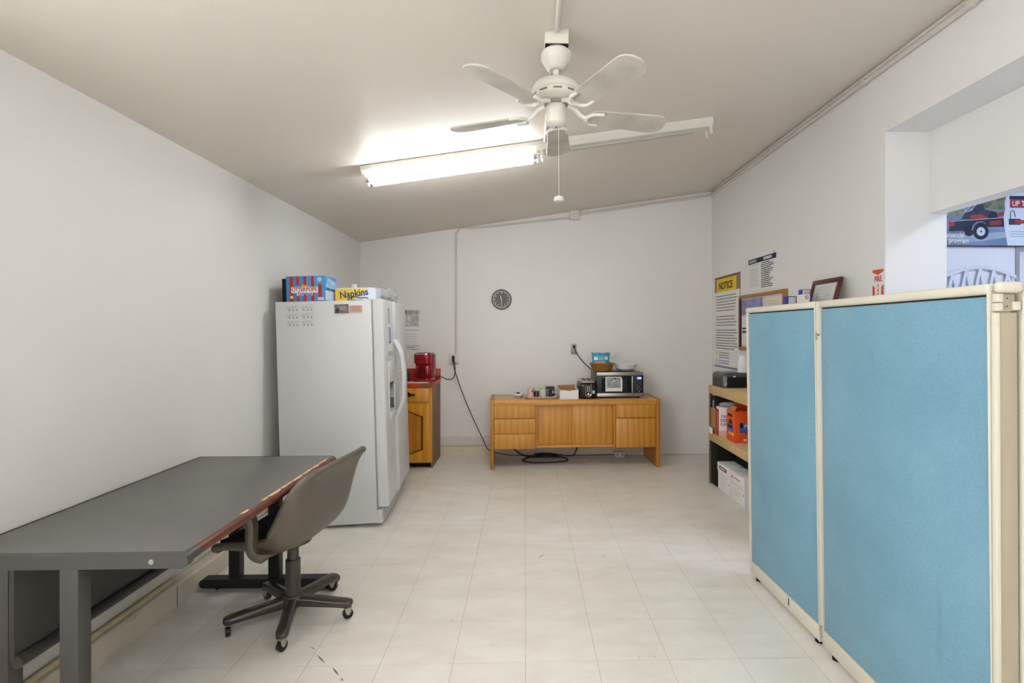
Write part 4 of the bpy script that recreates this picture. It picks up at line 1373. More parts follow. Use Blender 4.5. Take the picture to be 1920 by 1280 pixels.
TR = (0, RAD(-1.6), RAD(3.6))
q = thing('snack_box', 'blue and red striped freezer pop box on the refrigerator', 'box', top_loc(0.052, 0.065), (0, RAD(-1.6), RAD(1.0)))
BW, BD, BH = 0.272, 0.235, 0.185
box('carton', BLUEP, q, 0, BW, 0, BD, 0, BH, r=0.002)
bm = bmesh.new()
for x, w_, z0, z1 in ((0.024, 0.026, 0.003, BH - 0.003), (0.072, 0.020, 0.003, 0.05), (0.072, 0.020, 0.12, BH - 0.003), (0.122, 0.022, 0.003, 0.05), (0.122, 0.022, 0.12, BH - 0.003), (0.176, 0.022, 0.003, BH - 0.003), (0.226, 0.024, 0.003, 0.125)):
    bx(bm, x, x + w_, -0.0008, 0, z0, z1)
obj('red_stripes', bm, REDP, q, smooth=False)
bm = bmesh.new()
bx(bm, 0.036, 0.224, -0.0014, -0.0008, 0.064, 0.106, r=0.0)
bx(bm, 0.075, 0.185, -0.0014, -0.0008, 0.044, 0.064, r=0.0)
obj('title_plate', bm, PAPER, q, smooth=False)
text('lettering', 'OTTER', 0.040, M('pop_red', '#b13a2a', rough=0.5), q, (0.088, -0.0018, 0.087), FACE_CAM, bold=0.0008, sx=0.78)
text('lettering', 'POPS', 0.040, MATS['pop_red'], q, (0.178, -0.0018, 0.087), FACE_CAM, bold=0.0008, sx=0.82)
text('lettering', 'Original', 0.034, M('pop_purple', '#58318a', rough=0.5), q, (0.131, -0.0018, 0.056), FACE_CAM, bold=0.0008, sx=0.9)
lat('emblem', PAPERG, q, [(0.016, 0), (0.016, 0.0006)], n=22, loc=(0.236, -0.0001, 0.158), rot=(PI / 2, 0, 0))
lat('emblem_sun', M('sun_orange', '#e59a2c', rough=0.5), q, [(0.024, 0), (0.024, 0.0004)], n=22, loc=(0.131, -0.0001, 0.108), rot=(PI / 2, 0, 0))
lat('emblem_yellow', M('dot_yellow', '#e4d27a', rough=0.5), q, [(0.011, 0), (0.011, 0.0006)], n=16, loc=(0.038, -0.0010, 0.034), rot=(PI / 2, 0, 0))
box('barcode', PAPERG, q, 0.222, 0.264, -0.0014, -0.0008, 0.010, 0.030)
box('side_print', M('side_print_pale', '#b6c4d2', rough=0.6), q, BW, BW + 0.0008, 0.01, BD - 0.01, 0.01, 0.08)
boxes('side_slot', BLACKM, q, [(BW, BW + 0.0012, 0.05, 0.075, 0.088, 0.105), (BW, BW + 0.0012, 0.075, BD - 0.01, 0.088, 0.091)], smooth=False)
poly('lifted_flap', M('flap_pale', '#9dbdd8', rough=0.6, var=0.3, vscale=18), q, [(0.01, 0.105), (0.05, 0.175), (BD - 0.005, 0.150), (BD - 0.005, 0.095), (0.07, 0.098)], 0.002, 'x', BW + 0.002)
q = thing('dark_tray', 'black tray standing behind the freezer pop box', 'tray', top_loc(0.010, 0.10), TR)
box('tray', BLACKM, q, 0, 0.034, 0.0, 0.26, 0, 0.172, r=0.004)
# napkins
q = thing('napkin_pack', 'yellow and blue plastic-wrapped napkin pack on the refrigerator', 'napkin pack', top_loc(0.345, 0.21), (0, RAD(-1.6), RAD(2)))
bm = bmesh.new()
bmesh.ops.create_cube(bm, size=1.0)
bmesh.ops.subdivide_edges(bm, edges=bm.edges[:], cuts=6, use_grid_fill=True)
for v in bm.verts:
    x, y, z = v.co
    rr_ = 1 - 0.10 * (abs(2 * x) ** 4) * 0.6
    v.co = Vector((0.15 + x * 0.30, 0.08 + y * 0.16 * (1 - 0.05 * abs(2 * z) ** 3), 0.054 + z * 0.107 * (1 - 0.12 * abs(2 * x) ** 4)))
pk = obj('wrapper', bm, M('wrapper_pale', '#c3d2e2', rough=0.25, coat=0.3), q, ang=60)
poly('yellow_print', YELLOW, q, [(0.006, 0.008), (0.12, 0.008), (0.17, 0.04), (0.235, 0.085), (0.24, 0.098), (0.006, 0.100)], 0.001, 'y', -0.0035)
text('lettering', 'Napkins', 0.073, M('napkin_navy', '#1d3a78', rough=0.5), q, (0.140, -0.0045, 0.062), (PI / 2, RAD(-7), 0), bold=0.0016, sx=0.88)
text_lines(bpy.data.objects.new('x', None), INKL, 0, 0.01, [], 0.001, 0) if False else None
# jug with a white cap behind
q = thing('white_jug', 'white plastic jug with a white cap behind the napkin pack', 'jug', top_loc(0.400, 0.52), TR)
lat('jug', FOAM, q, [(0.05, 0.0), (0.062, 0.006), (0.062, 0.10), (0.045, 0.125), (0.026, 0.135)], n=24)
lat('cap', WHITE, q, [(0.027, 0.132), (0.029, 0.135), (0.029, 0.160), (0.026, 0.163)], n=20)


def lumpy(name, mat, parent, c, r3, seed, amp=0.25):
    bm = bmesh.new()
    bmesh.ops.create_icosphere(bm, subdivisions=3, radius=1.0)
    rnd = random.Random(seed)
    bmesh.ops.subdivide_edges(bm, edges=bm.edges[:], cuts=1, use_grid_fill=True)
    dirs = [(Vector((rnd.uniform(-1, 1), rnd.uniform(-1, 1), rnd.uniform(-1, 1))).normalized(), rnd.uniform(-1, 1)) for _ in range(40)]
    for v in bm.verts:
        d = v.co.normalized()
        h = 1.0
        for n_, a in dirs:
            h += amp * a * max(0, d.dot(n_)) ** 30
        v.co = Vector((c[0] + d.x * h * r3[0], c[1] + d.y * h * r3[1], max(c[2] + d.z * h * r3[2], 0.0)))
    return obj(name, bm, mat, parent, ang=50)


q = thing('plastic_bag', 'crumpled clear plastic bag lying on the refrigerator', 'plastic bag', top_loc(0.60, 0.47), TR)
lumpy('bag', M('bag_film', '#e9edf0', rough=0.12, trans=0.6, ior=1.12), q, (0.0, 0.0, 0.066), (0.085, 0.10, 0.066), 3, 0.4)
q = thing('plastic_bag', 'clear bag of plastic cups at the refrigerator front edge', 'plastic bag', top_loc(0.635, 0.735), TR)
lumpy('bag', M('bag_film_clear', '#eef2f5', rough=0.1, trans=0.7, ior=1.1), q, (0.0, 0.0, 0.075), (0.072, 0.095, 0.078), 9, 0.45)
q = thing('wire_tongs', 'dark bent wire tongs on the refrigerator edge', 'tongs', top_loc(0.525, 0.085), TR)
tub('wire', BLACK, q, [(-0.055, 0, 0.008), (-0.05, 0, 0.016), (0.0, 0.0, 0.030), (0.03, 0.0, 0.020), (0.075, 0.0, 0.022), (0.09, 0.01, 0.012), (0.07, 0.02, 0.006), (-0.055, 0.01, 0.006)], 0.0035, n=7, smooth=4)

# ------------------------------------------------------------------ oak base cabinet with red top
r = thing('base_cabinet', 'honey oak kitchen base cabinet with a red countertop', 'cabinet', (-1.56, 5.14, 0))
CW = 0.610
box('side_panel', VENEER, r, CW - 0.014, CW, 0.022, 0.51, 0.0, 0.825, r=0.001)
box('side_panel', VENEER, r, 0, 0.014, 0.022, 0.51, 0.0, 0.825, r=0.001)
box('carcass', HONEYDK, r, 0.014, CW - 0.014, 0.024, 0.50, 0.10, 0.825)
boxes('face_frame', HONEY, r, [(0, 0.04, 0, 0.022, 0.06, 0.825), (CW - 0.035, CW, 0, 0.022, 0.06, 0.825), (0.04, CW - 0.035, 0, 0.022, 0.06, 0.085), (0.04, CW - 0.035, 0, 0.022, 0.650, 0.675), (0.04, CW - 0.035, 0, 0.022, 0.81, 0.825)], r=0.001)
box('toe_kick', BLACKM, r, 0.014, CW - 0.014, 0.07, 0.085, 0, 0.10)
dr = box('drawer', HONEY, r, 0.025, CW - 0.025, -0.019, -0.001, 0.680, 0.822, r=0.005)
bm = bmesh.new()
tube(bm, [(-0.048, 0, 0.004), (-0.03, -0.016, -0.006), (0, -0.02, -0.012), (0.03, -0.016, -0.006), (0.048, 0, 0.004)], 0.006, n=8, smooth=4)
prism(bm, [(-0.068, 0.0), (-0.05, 0.012), (-0.03, 0.006), (-0.012, 0.018), (0, 0.030), (0.012, 0.018), (0.03, 0.006), (0.05, 0.012), (0.068, 0.0), (0.045, -0.012), (0, -0.006), (-0.045, -0.012)], 0.003, 'y', -0.003)
obj('handle', bm, BRASSDK, dr, loc=(CW / 2 + 0.075, -0.019, 0.752), recalc=True)
dd = bpy.data.objects.new('door', None)
COL.objects.link(dd)
dd.parent = r
dx0, dx1, dz0, dz1 = 0.025, CW - 0.025, 0.065, 0.662
box('stile', HONEY, dd, dx0, dx0 + 0.062, -0.019, -0.001, dz0, dz1, r=0.002)
box('stile', HONEY, dd, dx1 - 0.062, dx1, -0.019, -0.001, dz0, dz1, r=0.002)


def arch(x, sgn):
    t = (x - dx0 - 0.062) / (dx1 - dx0 - 0.124)
    return sgn * 0.065 * (0.5 - 0.5 * math.cos(2 * PI * min(max(t, 0), 1))) ** 0.8


xsr = [dx0 + 0.062 + (dx1 - dx0 - 0.124) * i / 20 for i in range(21)]
poly('rail', HONEY, dd, [(xsr[0], dz1), (xsr[-1], dz1)] + [(x, dz1 - 0.125 + arch(x, 1)) for x in reversed(xsr)], 0.017, 'y', -0.0185)
poly('rail', HONEY, dd, [(xsr[-1], dz0), (xsr[0], dz0)] + [(x, dz0 + 0.125 - arch(x, 1)) for x in xsr], 0.017, 'y', -0.0185)
box('panel_recess', M('panel_groove', '#5d3710', rough=0.6), dd, xsr[0] - 0.002, xsr[-1] + 0.002, -0.006, -0.001, dz0 + 0.03, dz1 - 0.03)
inset = [(x, dz1 - 0.138 + arch(x, 1)) for x in reversed(xsr[1:-1])] + [(x, dz0 + 0.138 - arch(x, 1)) for x in xsr[1:-1]]
bm = bmesh.new()
prism(bm, inset, 0.010, 'y', -0.015)
pn = obj('raised_panel', bm, HONEYDK, dd)
ct = box('countertop', REDLAM, r, -0.02, CW + 0.004, -0.028, 0.515, 0.826, 0.866, r=0.003)
box('worn_corner', M('worn_patch', '#6f5a35', rough=0.8), ct, CW - 0.11, CW + 0.0046, -0.0286, -0.0275, 0.832, 0.864)
box('backsplash', REDLAM, r, -0.02, CW + 0.004, 0.496, 0.515, 0.866, 0.980, r=0.003)
# coffee maker
q = thing('coffee_maker', 'glossy red single-cup coffee maker on the red countertop', 'coffee maker', (-1.075, 5.40, 0.866), (0, 0, RAD(-6)))


def rrect(w_, d, rad, n=6, cx=0, cy=0):
    out = []
    for sx, sy, a0 in ((1, 1, 0), (-1, 1, 90), (-1, -1, 180), (1, -1, 270)):
        for i in range(n + 1):
            a = RAD(a0 + 90 * i / n)
            out.append((cx + sx * (w_ / 2 - rad) + rad * math.cos(a), cy + sy * (d / 2 - rad) + rad * math.sin(a)))
    return out


def loft(bm, levels, cap=True):
    rings = [[bm.verts.new((x, y, z)) for x, y in pts] for pts, z in levels]
    n = len(rings[0])
    for a, b_ in zip(rings, rings[1:]):
        for i in range(n):
            bm.faces.new((a[i], a[(i + 1) % n], b_[(i + 1) % n], b_[i]))
    if cap:
        bm.faces.new(list(reversed(rings[0])))
        bm.faces.new(rings[-1])


bm = bmesh.new()
loft(bm, [(rrect(0.180, 0.22, 0.05), 0.0), (rrect(0.185, 0.225, 0.05), 0.01), (rrect(0.185, 0.225, 0.05), 0.030), (rrect(0.18, 0.22, 0.05), 0.034)])
obj('base', bm, REDCOFFEE, q, ang=40)
bm = bmesh.new()
loft(bm, [(rrect(0.172, 0.185, 0.05, cy=0.015), 0.034), (rrect(0.170, 0.18, 0.05, cy=0.018), 0.10), (rrect(0.176, 0.195, 0.05, cy=0.012), 0.19)])
obj('tower', bm, REDCOFFEE, q, ang=40)
bm = bmesh.new()
loft(bm, [(rrect(0.165, 0.19, 0.05, cy=0.012), 0.180), (rrect(0.184, 0.222, 0.055), 0.195), (rrect(0.190, 0.23, 0.06), 0.25), (rrect(0.190, 0.228, 0.06), 0.288), (rrect(0.168, 0.205, 0.06), 0.302)])
obj('brew_head', bm, REDCOFFEE, q, ang=40)
box('brew_recess', REDDK, q, -0.045, 0.045, -0.0815, -0.060, 0.05, 0.178, r=0.01)
bm = bmesh.new()
tube(bm, [(-0.090, -0.02, 0.290), (-0.075, -0.090, 0.292), (-0.03, -0.117, 0.288), (0.03, -0.117, 0.288), (0.06, -0.105, 0.292)], 0.008, n=10, smooth=5)
obj('handle', bm, CHROME, q, recalc=True)
box('drip_tray', REDDK, q, -0.05, 0.05, -0.105, -0.082, 0.034, 0.042, r=0.003)
box('water_tank', M('tank_red', '#7d1420', rough=0.12), q, 0.068, 0.098, -0.05, 0.095, 0.034, 0.286, r=0.012, seg=3)
q = thing('blue_mug', 'blue glazed mug on the red countertop beside the refrigerator', 'mug', (-1.283, 5.43, 0.866))
bm = bmesh.new()
lathe(bm, [(0.028, 0), (0.040, 0.012), (0.044, 0.05), (0.042, 0.092), (0.038, 0.092), (0.038, 0.02), (0.002, 0.014)], n=28, cap1=False)
obj('cup', bm, BLUEMUG, q, recalc=True)
tub('handle', BLUEMUG, q, [(-0.040, 0, 0.075), (-0.066, 0, 0.068), (-0.066, 0, 0.035), (-0.040, 0, 0.025)], 0.006, n=8, smooth=5)
q = thing('paper_sheet', 'white paper sheet lying on the red countertop', 'paper', (-1.14, 5.22, 0.8663), (0, 0, RAD(5)))
poly('sheet', PAPER, q, [(-0.16, -0.06), (0.13, -0.06), (0.15, 0.06), (-0.14, 0.06)], 0.0012, 'z', 0)

# ------------------------------------------------------------------ credenza
cr = thing('credenza', 'long oak office credenza with drawers and two sliding doors', 'credenza', (-0.352, 5.072, 0), (0, 0, RAD(2.2)))
CWD, CD, CHT = 1.742, 0.47, 0.700
box('side_panel', OAKSIDE, cr, 0, 0.034, 0, CD, 0.004, CHT, r=0.002)
box('side_panel', OAKSIDE, cr, CWD - 0.044, CWD, 0, CD, 0.004, CHT, r=0.002)
box('top', OAKTOP, cr, 0.035, CWD - 0.045, 0.010, CD, CHT - 0.036, CHT - 0.001, r=0.001)
box('top_edge', OAKEDGE, cr, 0.035, CWD - 0.045, -0.004, 0.010, CHT - 0.055, CHT - 0.001, r=0.004)
box('back_panel', OAKSIDE, cr, 0.034, CWD - 0.044, CD - 0.012, CD - 0.002, 0.205, CHT - 0.04)
box('bottom_panel', OAKSIDE, cr, 0.034, CWD - 0.044, 0.03, CD - 0.012, 0.212, 0.228)
boxes('divider', OAKSIDE, cr, [(0.452, 0.476, 0.012, CD - 0.012, 0.205, CHT - 0.06)], smooth=False)
boxes('divider', OAKSIDE, cr, [(1.254, 1.280, 0.012, CD - 0.012, 0.205, CHT - 0.06)], smooth=False)
for z0, z1 in ((0.205, 0.356), (0.360, 0.510), (0.514, 0.646)):
    box('drawer', OAK, cr, 0.037, 0.450, 0.004, 0.024, z0, z1, r=0.0025)
box('drawer', OAK, cr, 1.283, CWD - 0.047, 0.004, 0.024, 0.508, 0.646, r=0.0025)
box('drawer', OAK, cr, 1.283, CWD - 0.047, 0.004, 0.024, 0.205, 0.502, r=0.0025)
box('sliding_door', OAK, cr, 0.478, 0.850, 0.040, 0.056, 0.236, 0.646, r=0.002)
box('sliding_door', OAK, cr, 0.834, 1.252, 0.020, 0.036, 0.236, 0.646, r=0.002)
box('door_track', OAKEDGE, cr, 0.476, 1.254, 0.006, 0.062, 0.214, 0.236, r=0.002)
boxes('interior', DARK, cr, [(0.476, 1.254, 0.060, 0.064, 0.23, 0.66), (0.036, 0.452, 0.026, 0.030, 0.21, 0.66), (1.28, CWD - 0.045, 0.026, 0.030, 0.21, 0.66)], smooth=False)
for x in (0.017, CWD - 0.022):
    for yy in (0.03, CD - 0.03):
        lat('glide', BLACK, cr, [(0.012, 0.0), (0.010, 0.0045)], n=10, c=(x, yy, 0))
CRM = Matrix.Translation(cr.location) @ cr.rotation_euler.to_matrix().to_4x4()


def on_top(x, y):
    return CRM @ Vector((x, y, CHT - 0.001))


# microwave
q = thing('microwave', 'black and steel microwave with a taped photo on its door', 'microwave', on_top(1.098, 0.085), (0, 0, RAD(3.0)))
MW, MD, MH = 0.492, 0.36, 0.270
box('casing', M('mw_casing', '#3d3c3b', rough=0.4, metal=0.3), q, 0.002, MW - 0.002, 0.022, MD, 0.016, MH - 0.002, r=0.006)
for x in (0.04, MW - 0.04):
    for yy in (0.05, MD - 0.05):
        lat('foot', BLACK, q, [(0.014, 0.0), (0.012, 0.018)], n=12, c=(x, yy, 0))
box('steel_band', STEEL, q, 0, MW, 0, 0.022, MH - 0.036, MH, r=0.003)
box('steel_band', STEEL, q, 0, MW, 0, 0.022, 0.016, 0.052, r=0.003)
dm = box('door', BLACK, q, 0.0, 0.385, 0.001, 0.022, 0.053, MH - 0.037, r=0.002)
box('door_window', M('mw_window', '#1a1a1b', rough=0.12), dm, 0.05, 0.32, -0.0005, 0.001, 0.075, MH - 0.062)
box('handle', STEEL, dm, 0.362, 0.378, -0.026, -0.014, 0.058, MH - 0.042, r=0.005)
for zz in (0.064, MH - 0.056):
    box('handle_post', STEEL, dm, 0.365, 0.375, -0.014, 0.001, zz, zz + 0.010)
cp = box('control_panel', BLACK, q, 0.388, MW, 0.001, 0.022, 0.053, MH - 0.037, r=0.002)
box('display', LCD, cp, 0.425, 0.472, -0.0006, 0.001, MH - 0.078, MH - 0.048)
text('clock_digits', '9:40', 0.022, LCDW, cp, (0.449, -0.0008, MH - 0.063), FACE_CAM, bold=0.0006)
bm = bmesh.new()
for i in range(3):
    for j in range(6):
        if (i + j) % 5 != 4:
            bx(bm, 0.424 + 0.018 * i, 0.433 + 0.018 * i, -0.0006, 0.001, 0.085 + 0.017 * j, 0.091 + 0.017 * j)
obj('buttons', bm, INKG, cp, smooth=False)
lat('start_button', PAPERG, cp, [(0.006, 0), (0.005, 0.002)], n=14, loc=(0.449, 0.001, 0.068), rot=(PI / 2, 0, 0))
ph = thing('taped_photo', 'black and white portrait print in a white sleeve on the microwave door', 'photo', q.matrix_world.to_translation(), (0, 0, 0))
ph.location = Matrix.Translation(q.location) @ q.rotation_euler.to_matrix().to_4x4() @ Vector((0.090, -0.0012, 0.072))
ph.rotation_euler = (PI / 2, 0, q.rotation_euler.z)
poly('sleeve', PAPER, ph, [(0.0, 0.0), (0.178, 0.0), (0.178, 0.12), (0.166, 0.150), (0.004, 0.150), (0.0, 0.13)], 0.0012, 'z', 0)
sheet('print', M('photo_grey', '#6f6f70', rough=0.6, var=0.7, vscale=40, col2='#a9a9aa'), ph, 0.012, 0.160, 0.036, 0.142, 0.0013, 0.0006)
bm = bmesh.new()
lathe(bm, [(0.021, 0.0020), (0.021, 0.0024)], n=20, c=(0, 0, 0))
o = obj('print_face', bm, PAPERG, ph, loc=(0.093, 0.108, 0))
o.scale = (0.85, 1.2, 1)
bm = bmesh.new()
prism(bm, [(0.060, 0.037), (0.066, 0.060), (0.082, 0.075), (0.104, 0.075), (0.122, 0.062), (0.128, 0.037)], 0.0004, 'z', 0.0020)
obj('print_torso', bm, INKG, ph)
bm = bmesh.new()
prism(bm, [(0.072, 0.112), (0.076, 0.132), (0.092, 0.140), (0.110, 0.134), (0.116, 0.110), (0.111, 0.122), (0.093, 0.128), (0.076, 0.122)], 0.0004, 'z', 0.0026)
obj('print_hair', bm, INK, ph)
MTOP = CHT - 0.001 + MH


def on_mw(x, y):
    return Matrix.Translation(q_mw.location) @ q_mw.rotation_euler.to_matrix().to_4x4() @ Vector((x, y, MH))


q_mw = q
# wicker basket with a teal snack bag
q = thing('wicker_basket', 'flared woven basket on top of the microwave', 'basket', on_mw(0.085, 0.15))
bm = bmesh.new()
lathe(bm, [(0.085, 0.0), (0.096, 0.005), (0.110, 0.045), (0.126, 0.082), (0.130, 0.088), (0.122, 0.088), (0.104, 0.045), (0.090, 0.010), (0.001, 0.008)], n=40, cap1=False)
obj('weave', bm, WICKER, q, recalc=True)
bm = bmesh.new()
for zz, rr_ in ((0.012, 0.100), (0.030, 0.106), (0.048, 0.113), (0.066, 0.120), (0.084, 0.129)):
    tube(bm, [(rr_ * math.cos(2 * PI * i / 40), rr_ * math.sin(2 * PI * i / 40), zz + 0.0015 * (i % 2)) for i in range(41)], 0.0045, n=6)
obj('coil', bm, WICKER, q, recalc=True)
q = thing('snack_bag', 'teal snack bag leaning in the woven basket', 'bag', on_mw(0.070, 0.15) + Vector((0, 0, 0.03)), (RAD(-10), 0, RAD(-4)))
bm = bmesh.new()
NX, NZ_ = 14, 14
for sgn in (-1, 1):
    g = []
    for i in range(NX + 1):
        row = []
        for j in range(NZ_ + 1):
            a, b_ = -1 + 2 * i / NX, j / NZ_
            pu = 0.036 * (1 - a * a) ** 0.6 * (math.sin(PI * min(b_ * 1.02, 1))) ** 0.55 if 0 < b_ < 1 else 0.0
            xx = a * (0.100 - 0.010 * math.sin(PI * b_)) + 0.004 * b_
            row.append(bm.verts.new((xx, sgn * (pu + 0.0008), 0.165 * b_ + 0.008 * a * a * b_ - 0.004 * math.sin(7 * a) * b_)))
        g.append(row)
    for i in range(NX):
        for j in range(NZ_):
            bm.faces.new((g[i][j], g[i + 1][j], g[i + 1][j + 1], g[i][j + 1]))
obj('film', bm, TEAL, q, recalc=True, ang=60)


def on_bag(x0, x1, z0, z1, mat, name):
    bm = bmesh.new()
    n = 8
    g = []
    for i in range(n + 1):
        row = []
        for j in range(n + 1):
            x = x0 + (x1 - x0) * i / n
            z = z0 + (z1 - z0) * j / n
            a, b_ = min(max(x / 0.095, -1), 1), z / 0.165
            pu = 0.036 * max(1 - a * a, 0) ** 0.6 * max(math.sin(PI * b_), 0) ** 0.55
            row.append(bm.verts.new((x, -(pu + 0.0028), z)))
        g.append(row)
    for i in range(n):
        for j in range(n):
            bm.faces.new((g[i][j], g[i + 1][j], g[i + 1][j + 1], g[i][j + 1]))
    obj(name, bm, mat, q, recalc=True)


on_bag(-0.072, -0.030, 0.085, 0.118, PAPER, 'print_label')
on_bag(0.042, 0.075, 0.090, 0.118, PAPER, 'print_label')
on_bag(-0.075, 0.075, 0.124, 0.132, M('bag_light', '#8cc4d6', rough=0.4), 'print_band')
on_bag(-0.020, 0.030, 0.092, 0.112, MATS['bag_light'], 'print_title')
on_bag(-0.065, 0.045, 0.052, 0.074, M('snack_tan', '#c79a63', rough=0.6), 'print_food')
q = thing('serving_bowl', 'wide white bowl on top of the microwave', 'bowl', on_mw(0.342, 0.15))
bm = bmesh.new()
lathe(bm, [(0.060, 0.0), (0.070, 0.004), (0.105, 0.028), (0.122, 0.075), (0.124, 0.078), (0.118, 0.076), (0.100, 0.034), (0.062, 0.010), (0.001, 0.009)], n=48, cap1=False)
obj('bowl', bm, M('bowl_white', '#d9dad8', rough=0.25), q, recalc=True)

# toaster
q = thing('toaster', 'black two-slice toaster with chrome lever guard', 'toaster', on_top(1.000, 0.175), (0, 0, RAD(3)))
bm = bmesh.new()
loft(bm, [(rrect(0.165, 0.26, 0.03), 0.012), (rrect(0.172, 0.27, 0.03), 0.02), (rrect(0.168, 0.268, 0.03), 0.12), (rrect(0.150, 0.262, 0.03), 0.165)])
obj('body', bm, BLACK, q, ang=40)
bm = bmesh.new()
loft(bm, [(rrect(0.152, 0.266, 0.03), 0.1655), (rrect(0.142, 0.262, 0.03), 0.180), (rrect(0.118, 0.24, 0.025), 0.190)])
tp = obj('top_trim', bm, STEEL, q, ang=40)
boxes('slot', BLACKM, tp, [(-0.04, -0.012, -0.095, 0.095, 0.1895, 0.1908), (0.012, 0.04, -0.095, 0.095, 0.1895, 0.1908)], smooth=False)
bm = bmesh.new()
pts = [(-0.028, 0.155), (-0.028, 0.052)] + [(0.028 * math.cos(RAD(180 + 18 * i)), 0.052 + 0.028 * math.sin(RAD(180 + 18 * i))) for i in range(1, 10)] + [(0.028, 0.052), (0.028, 0.155)]
tube(bm, [(x, -0.1355, z) for x, z in pts], 0.006, n=8)
obj('lever_guard', bm, CHROME, q, recalc=True)
boxes('lever_slot', STEEL, q, [(-0.012, -0.006, -0.1375, -0.133, 0.075, 0.145), (0.006, 0.012, -0.1375, -0.133, 0.075, 0.145)], smooth=False)
box('lever', BLACK, q, -0.017, 0.017, -0.150, -0.134, 0.138, 0.152, r=0.003)
lat('dial', CHROME, q, [(0.014, 0), (0.013, 0.012), (0.010, 0.014)], n=20, loc=(0, -0.134, 0.050), rot=(PI / 2, 0, 0))
box('sticker', PAPERG, q, 0.042, 0.066, -0.1358, -0.1345, 0.056, 0.088)
box('brand_mark', PAPERG, q, -0.070, -0.044, -0.1352, -0.1335, 0.138, 0.144)
for sx in (-1, 1):
    for sy in (-1, 1):
        lat('foot', BLACKM, q, [(0.012, 0.0), (0.012, 0.0125)], n=10, c=(sx * 0.06, sy * 0.10, 0))
# white open carton
q = thing('open_carton', 'small open white cardboard box beside the toaster', 'box', on_top(0.690, 0.055), (0, 0, RAD(3)))
a_, b_, h_ = 0.192, 0.24, 0.100
box('front_wall', PAPER, q, 0.02, 0.02 + a_, 0, 0.003, 0, 0.090)
bm = bmesh.new()
bx(bm, 0.02, 0.022, 0.003, b_, 0, h_)
bx(bm, 0.018 + a_, 0.02 + a_, 0.003, b_, 0, h_)
bx(bm, 0.022, 0.018 + a_, b_ - 0.003, b_, 0, h_ + 0.025)
obj('walls', bm, PAPER, q, smooth=False)
box('bottom', CARD, q, 0.022, 0.018 + a_, 0.003, b_ - 0.003, 0.0, 0.003)
bm = bmesh.new()
prism(bm, [(0.022, 0.010), (0.018 + a_, 0.010), (0.016 + a_, 0.19), (0.024, 0.19)], 0.003, 'z', 0.078)
obj('inner_flap', bm, CARD, q)
poly('back_flap', CARD, q, [(0.022, 0.060), (0.018 + a_, 0.060), (0.018 + a_, h_ + 0.023), (0.022, h_ + 0.020)], 0.002, 'y', b_ - 0.0055)
poly('side_flap', PAPER, q, [(0.003, h_), (b_, h_), (b_ - 0.02, h_ - 0.04), (0.02, h_ - 0.045)], 0.002, 'x', 0.010, loc=(0.010, 0, 0), rot=(0, RAD(-8), 0))
box('thumb_notch', CARD, q, 0.095, 0.137, -0.0006, 0.0, 0.083, 0.0902)
# serving tray and its contents
q = thing('serving_tray', 'cream plastic tray holding cups on the credenza', 'tray', on_top(0.520, 0.165), (0, 0, RAD(3)))
bm = bmesh.new()
loft(bm, [(rrect(0.285, 0.21, 0.03), 0.0), (rrect(0.335, 0.26, 0.045), 0.026), (rrect(0.340, 0.265, 0.046), 0.030), (rrect(0.326, 0.25, 0.043), 0.028), (rrect(0.280, 0.205, 0.03), 0.005)])
obj('tray', bm, M('tray_cream', '#cfc4ae', rough=0.4), q, ang=40)
TM = Matrix.Translation(q.location) @ q.rotation_euler.to_matrix().to_4x4()


def on_tray(x, y):
    return TM @ Vector((x, y, 0.0055))


q = thing('pink_tumbler', 'pale pink tumbler at the end of the cream tray', 'tumbler', on_tray(-0.105, -0.02))
bm = bmesh.new()
lathe(bm, [(0.030, 0), (0.034, 0.004), (0.037, 0.100), (0.034, 0.100), (0.031, 0.008), (0.001, 0.007)], n=28, cap1=False)
obj('cup', bm, PINK, q, recalc=True)
box('print', INK, q, 0.006, 0.018, -0.0372, -0.0352, 0.062, 0.082)
q = thing('glass_jar', 'clear glass jar of packets on the cream tray', 'jar', on_tray(-0.050, -0.050))
lat('packets', M('packets_grey', '#9a968c', rough=0.7, var=0.6, vscale=60, col2='#d5d3cc'), q, [(0.024, 0.004), (0.026, 0.07), (0.020, 0.075)], n=20)
bm = bmesh.new()
lathe(bm, [(0.028, 0), (0.030, 0.003), (0.030, 0.085), (0.0275, 0.085), (0.0275, 0.0035), (0.001, 0.003)], n=24, cap1=False)
obj('glass', bm, GLASSM, q, recalc=True)
q = thing('lidded_canister', 'white canister with an open green lid on the tray', 'canister', on_tray(0.018, -0.04))
lat('canister', M('canister_white', '#ccd2cc', rough=0.35), q, [(0.034, 0), (0.036, 0.003), (0.036, 0.092), (0.034, 0.094)], n=28)
ld = lat('lid', GREEN, q, [(0.036, 0.0), (0.039, 0.002), (0.039, 0.010), (0.034, 0.016), (0.010, 0.019)], n=28, loc=(-0.004, 0.004, 0.094), rot=(RAD(4), 0, 0))
bm = bmesh.new()
prism(bm, [(-0.058, 0.112), (-0.052, 0.118), (-0.018, 0.100), (-0.022, 0.092)], 0.03, 'y', -0.03)
obj('lid_flap', bm, GREEN, q)
q = thing('dark_tin', 'dark printed tin of drink mix at the back of the tray', 'tin', on_tray(0.098, 0.04))
box('tin', M('tin_grey', '#8c8880', rough=0.4), q, -0.050, 0.050, -0.025, 0.025, 0, 0.115, r=0.004)
box('dark_band', BLACK, q, -0.0505, 0.0505, -0.0258, 0.0255, 0.086, 0.108, r=0.001)
box('navy_label', NAVY, q, 0.012, 0.0506, -0.0258, 0.0, 0.018, 0.08)
lat('label_dot', PAPER, q, [(0.014, 0), (0.014, 0.0006)], n=18, loc=(0.028, -0.0259, 0.052), rot=(PI / 2, 0, 0))
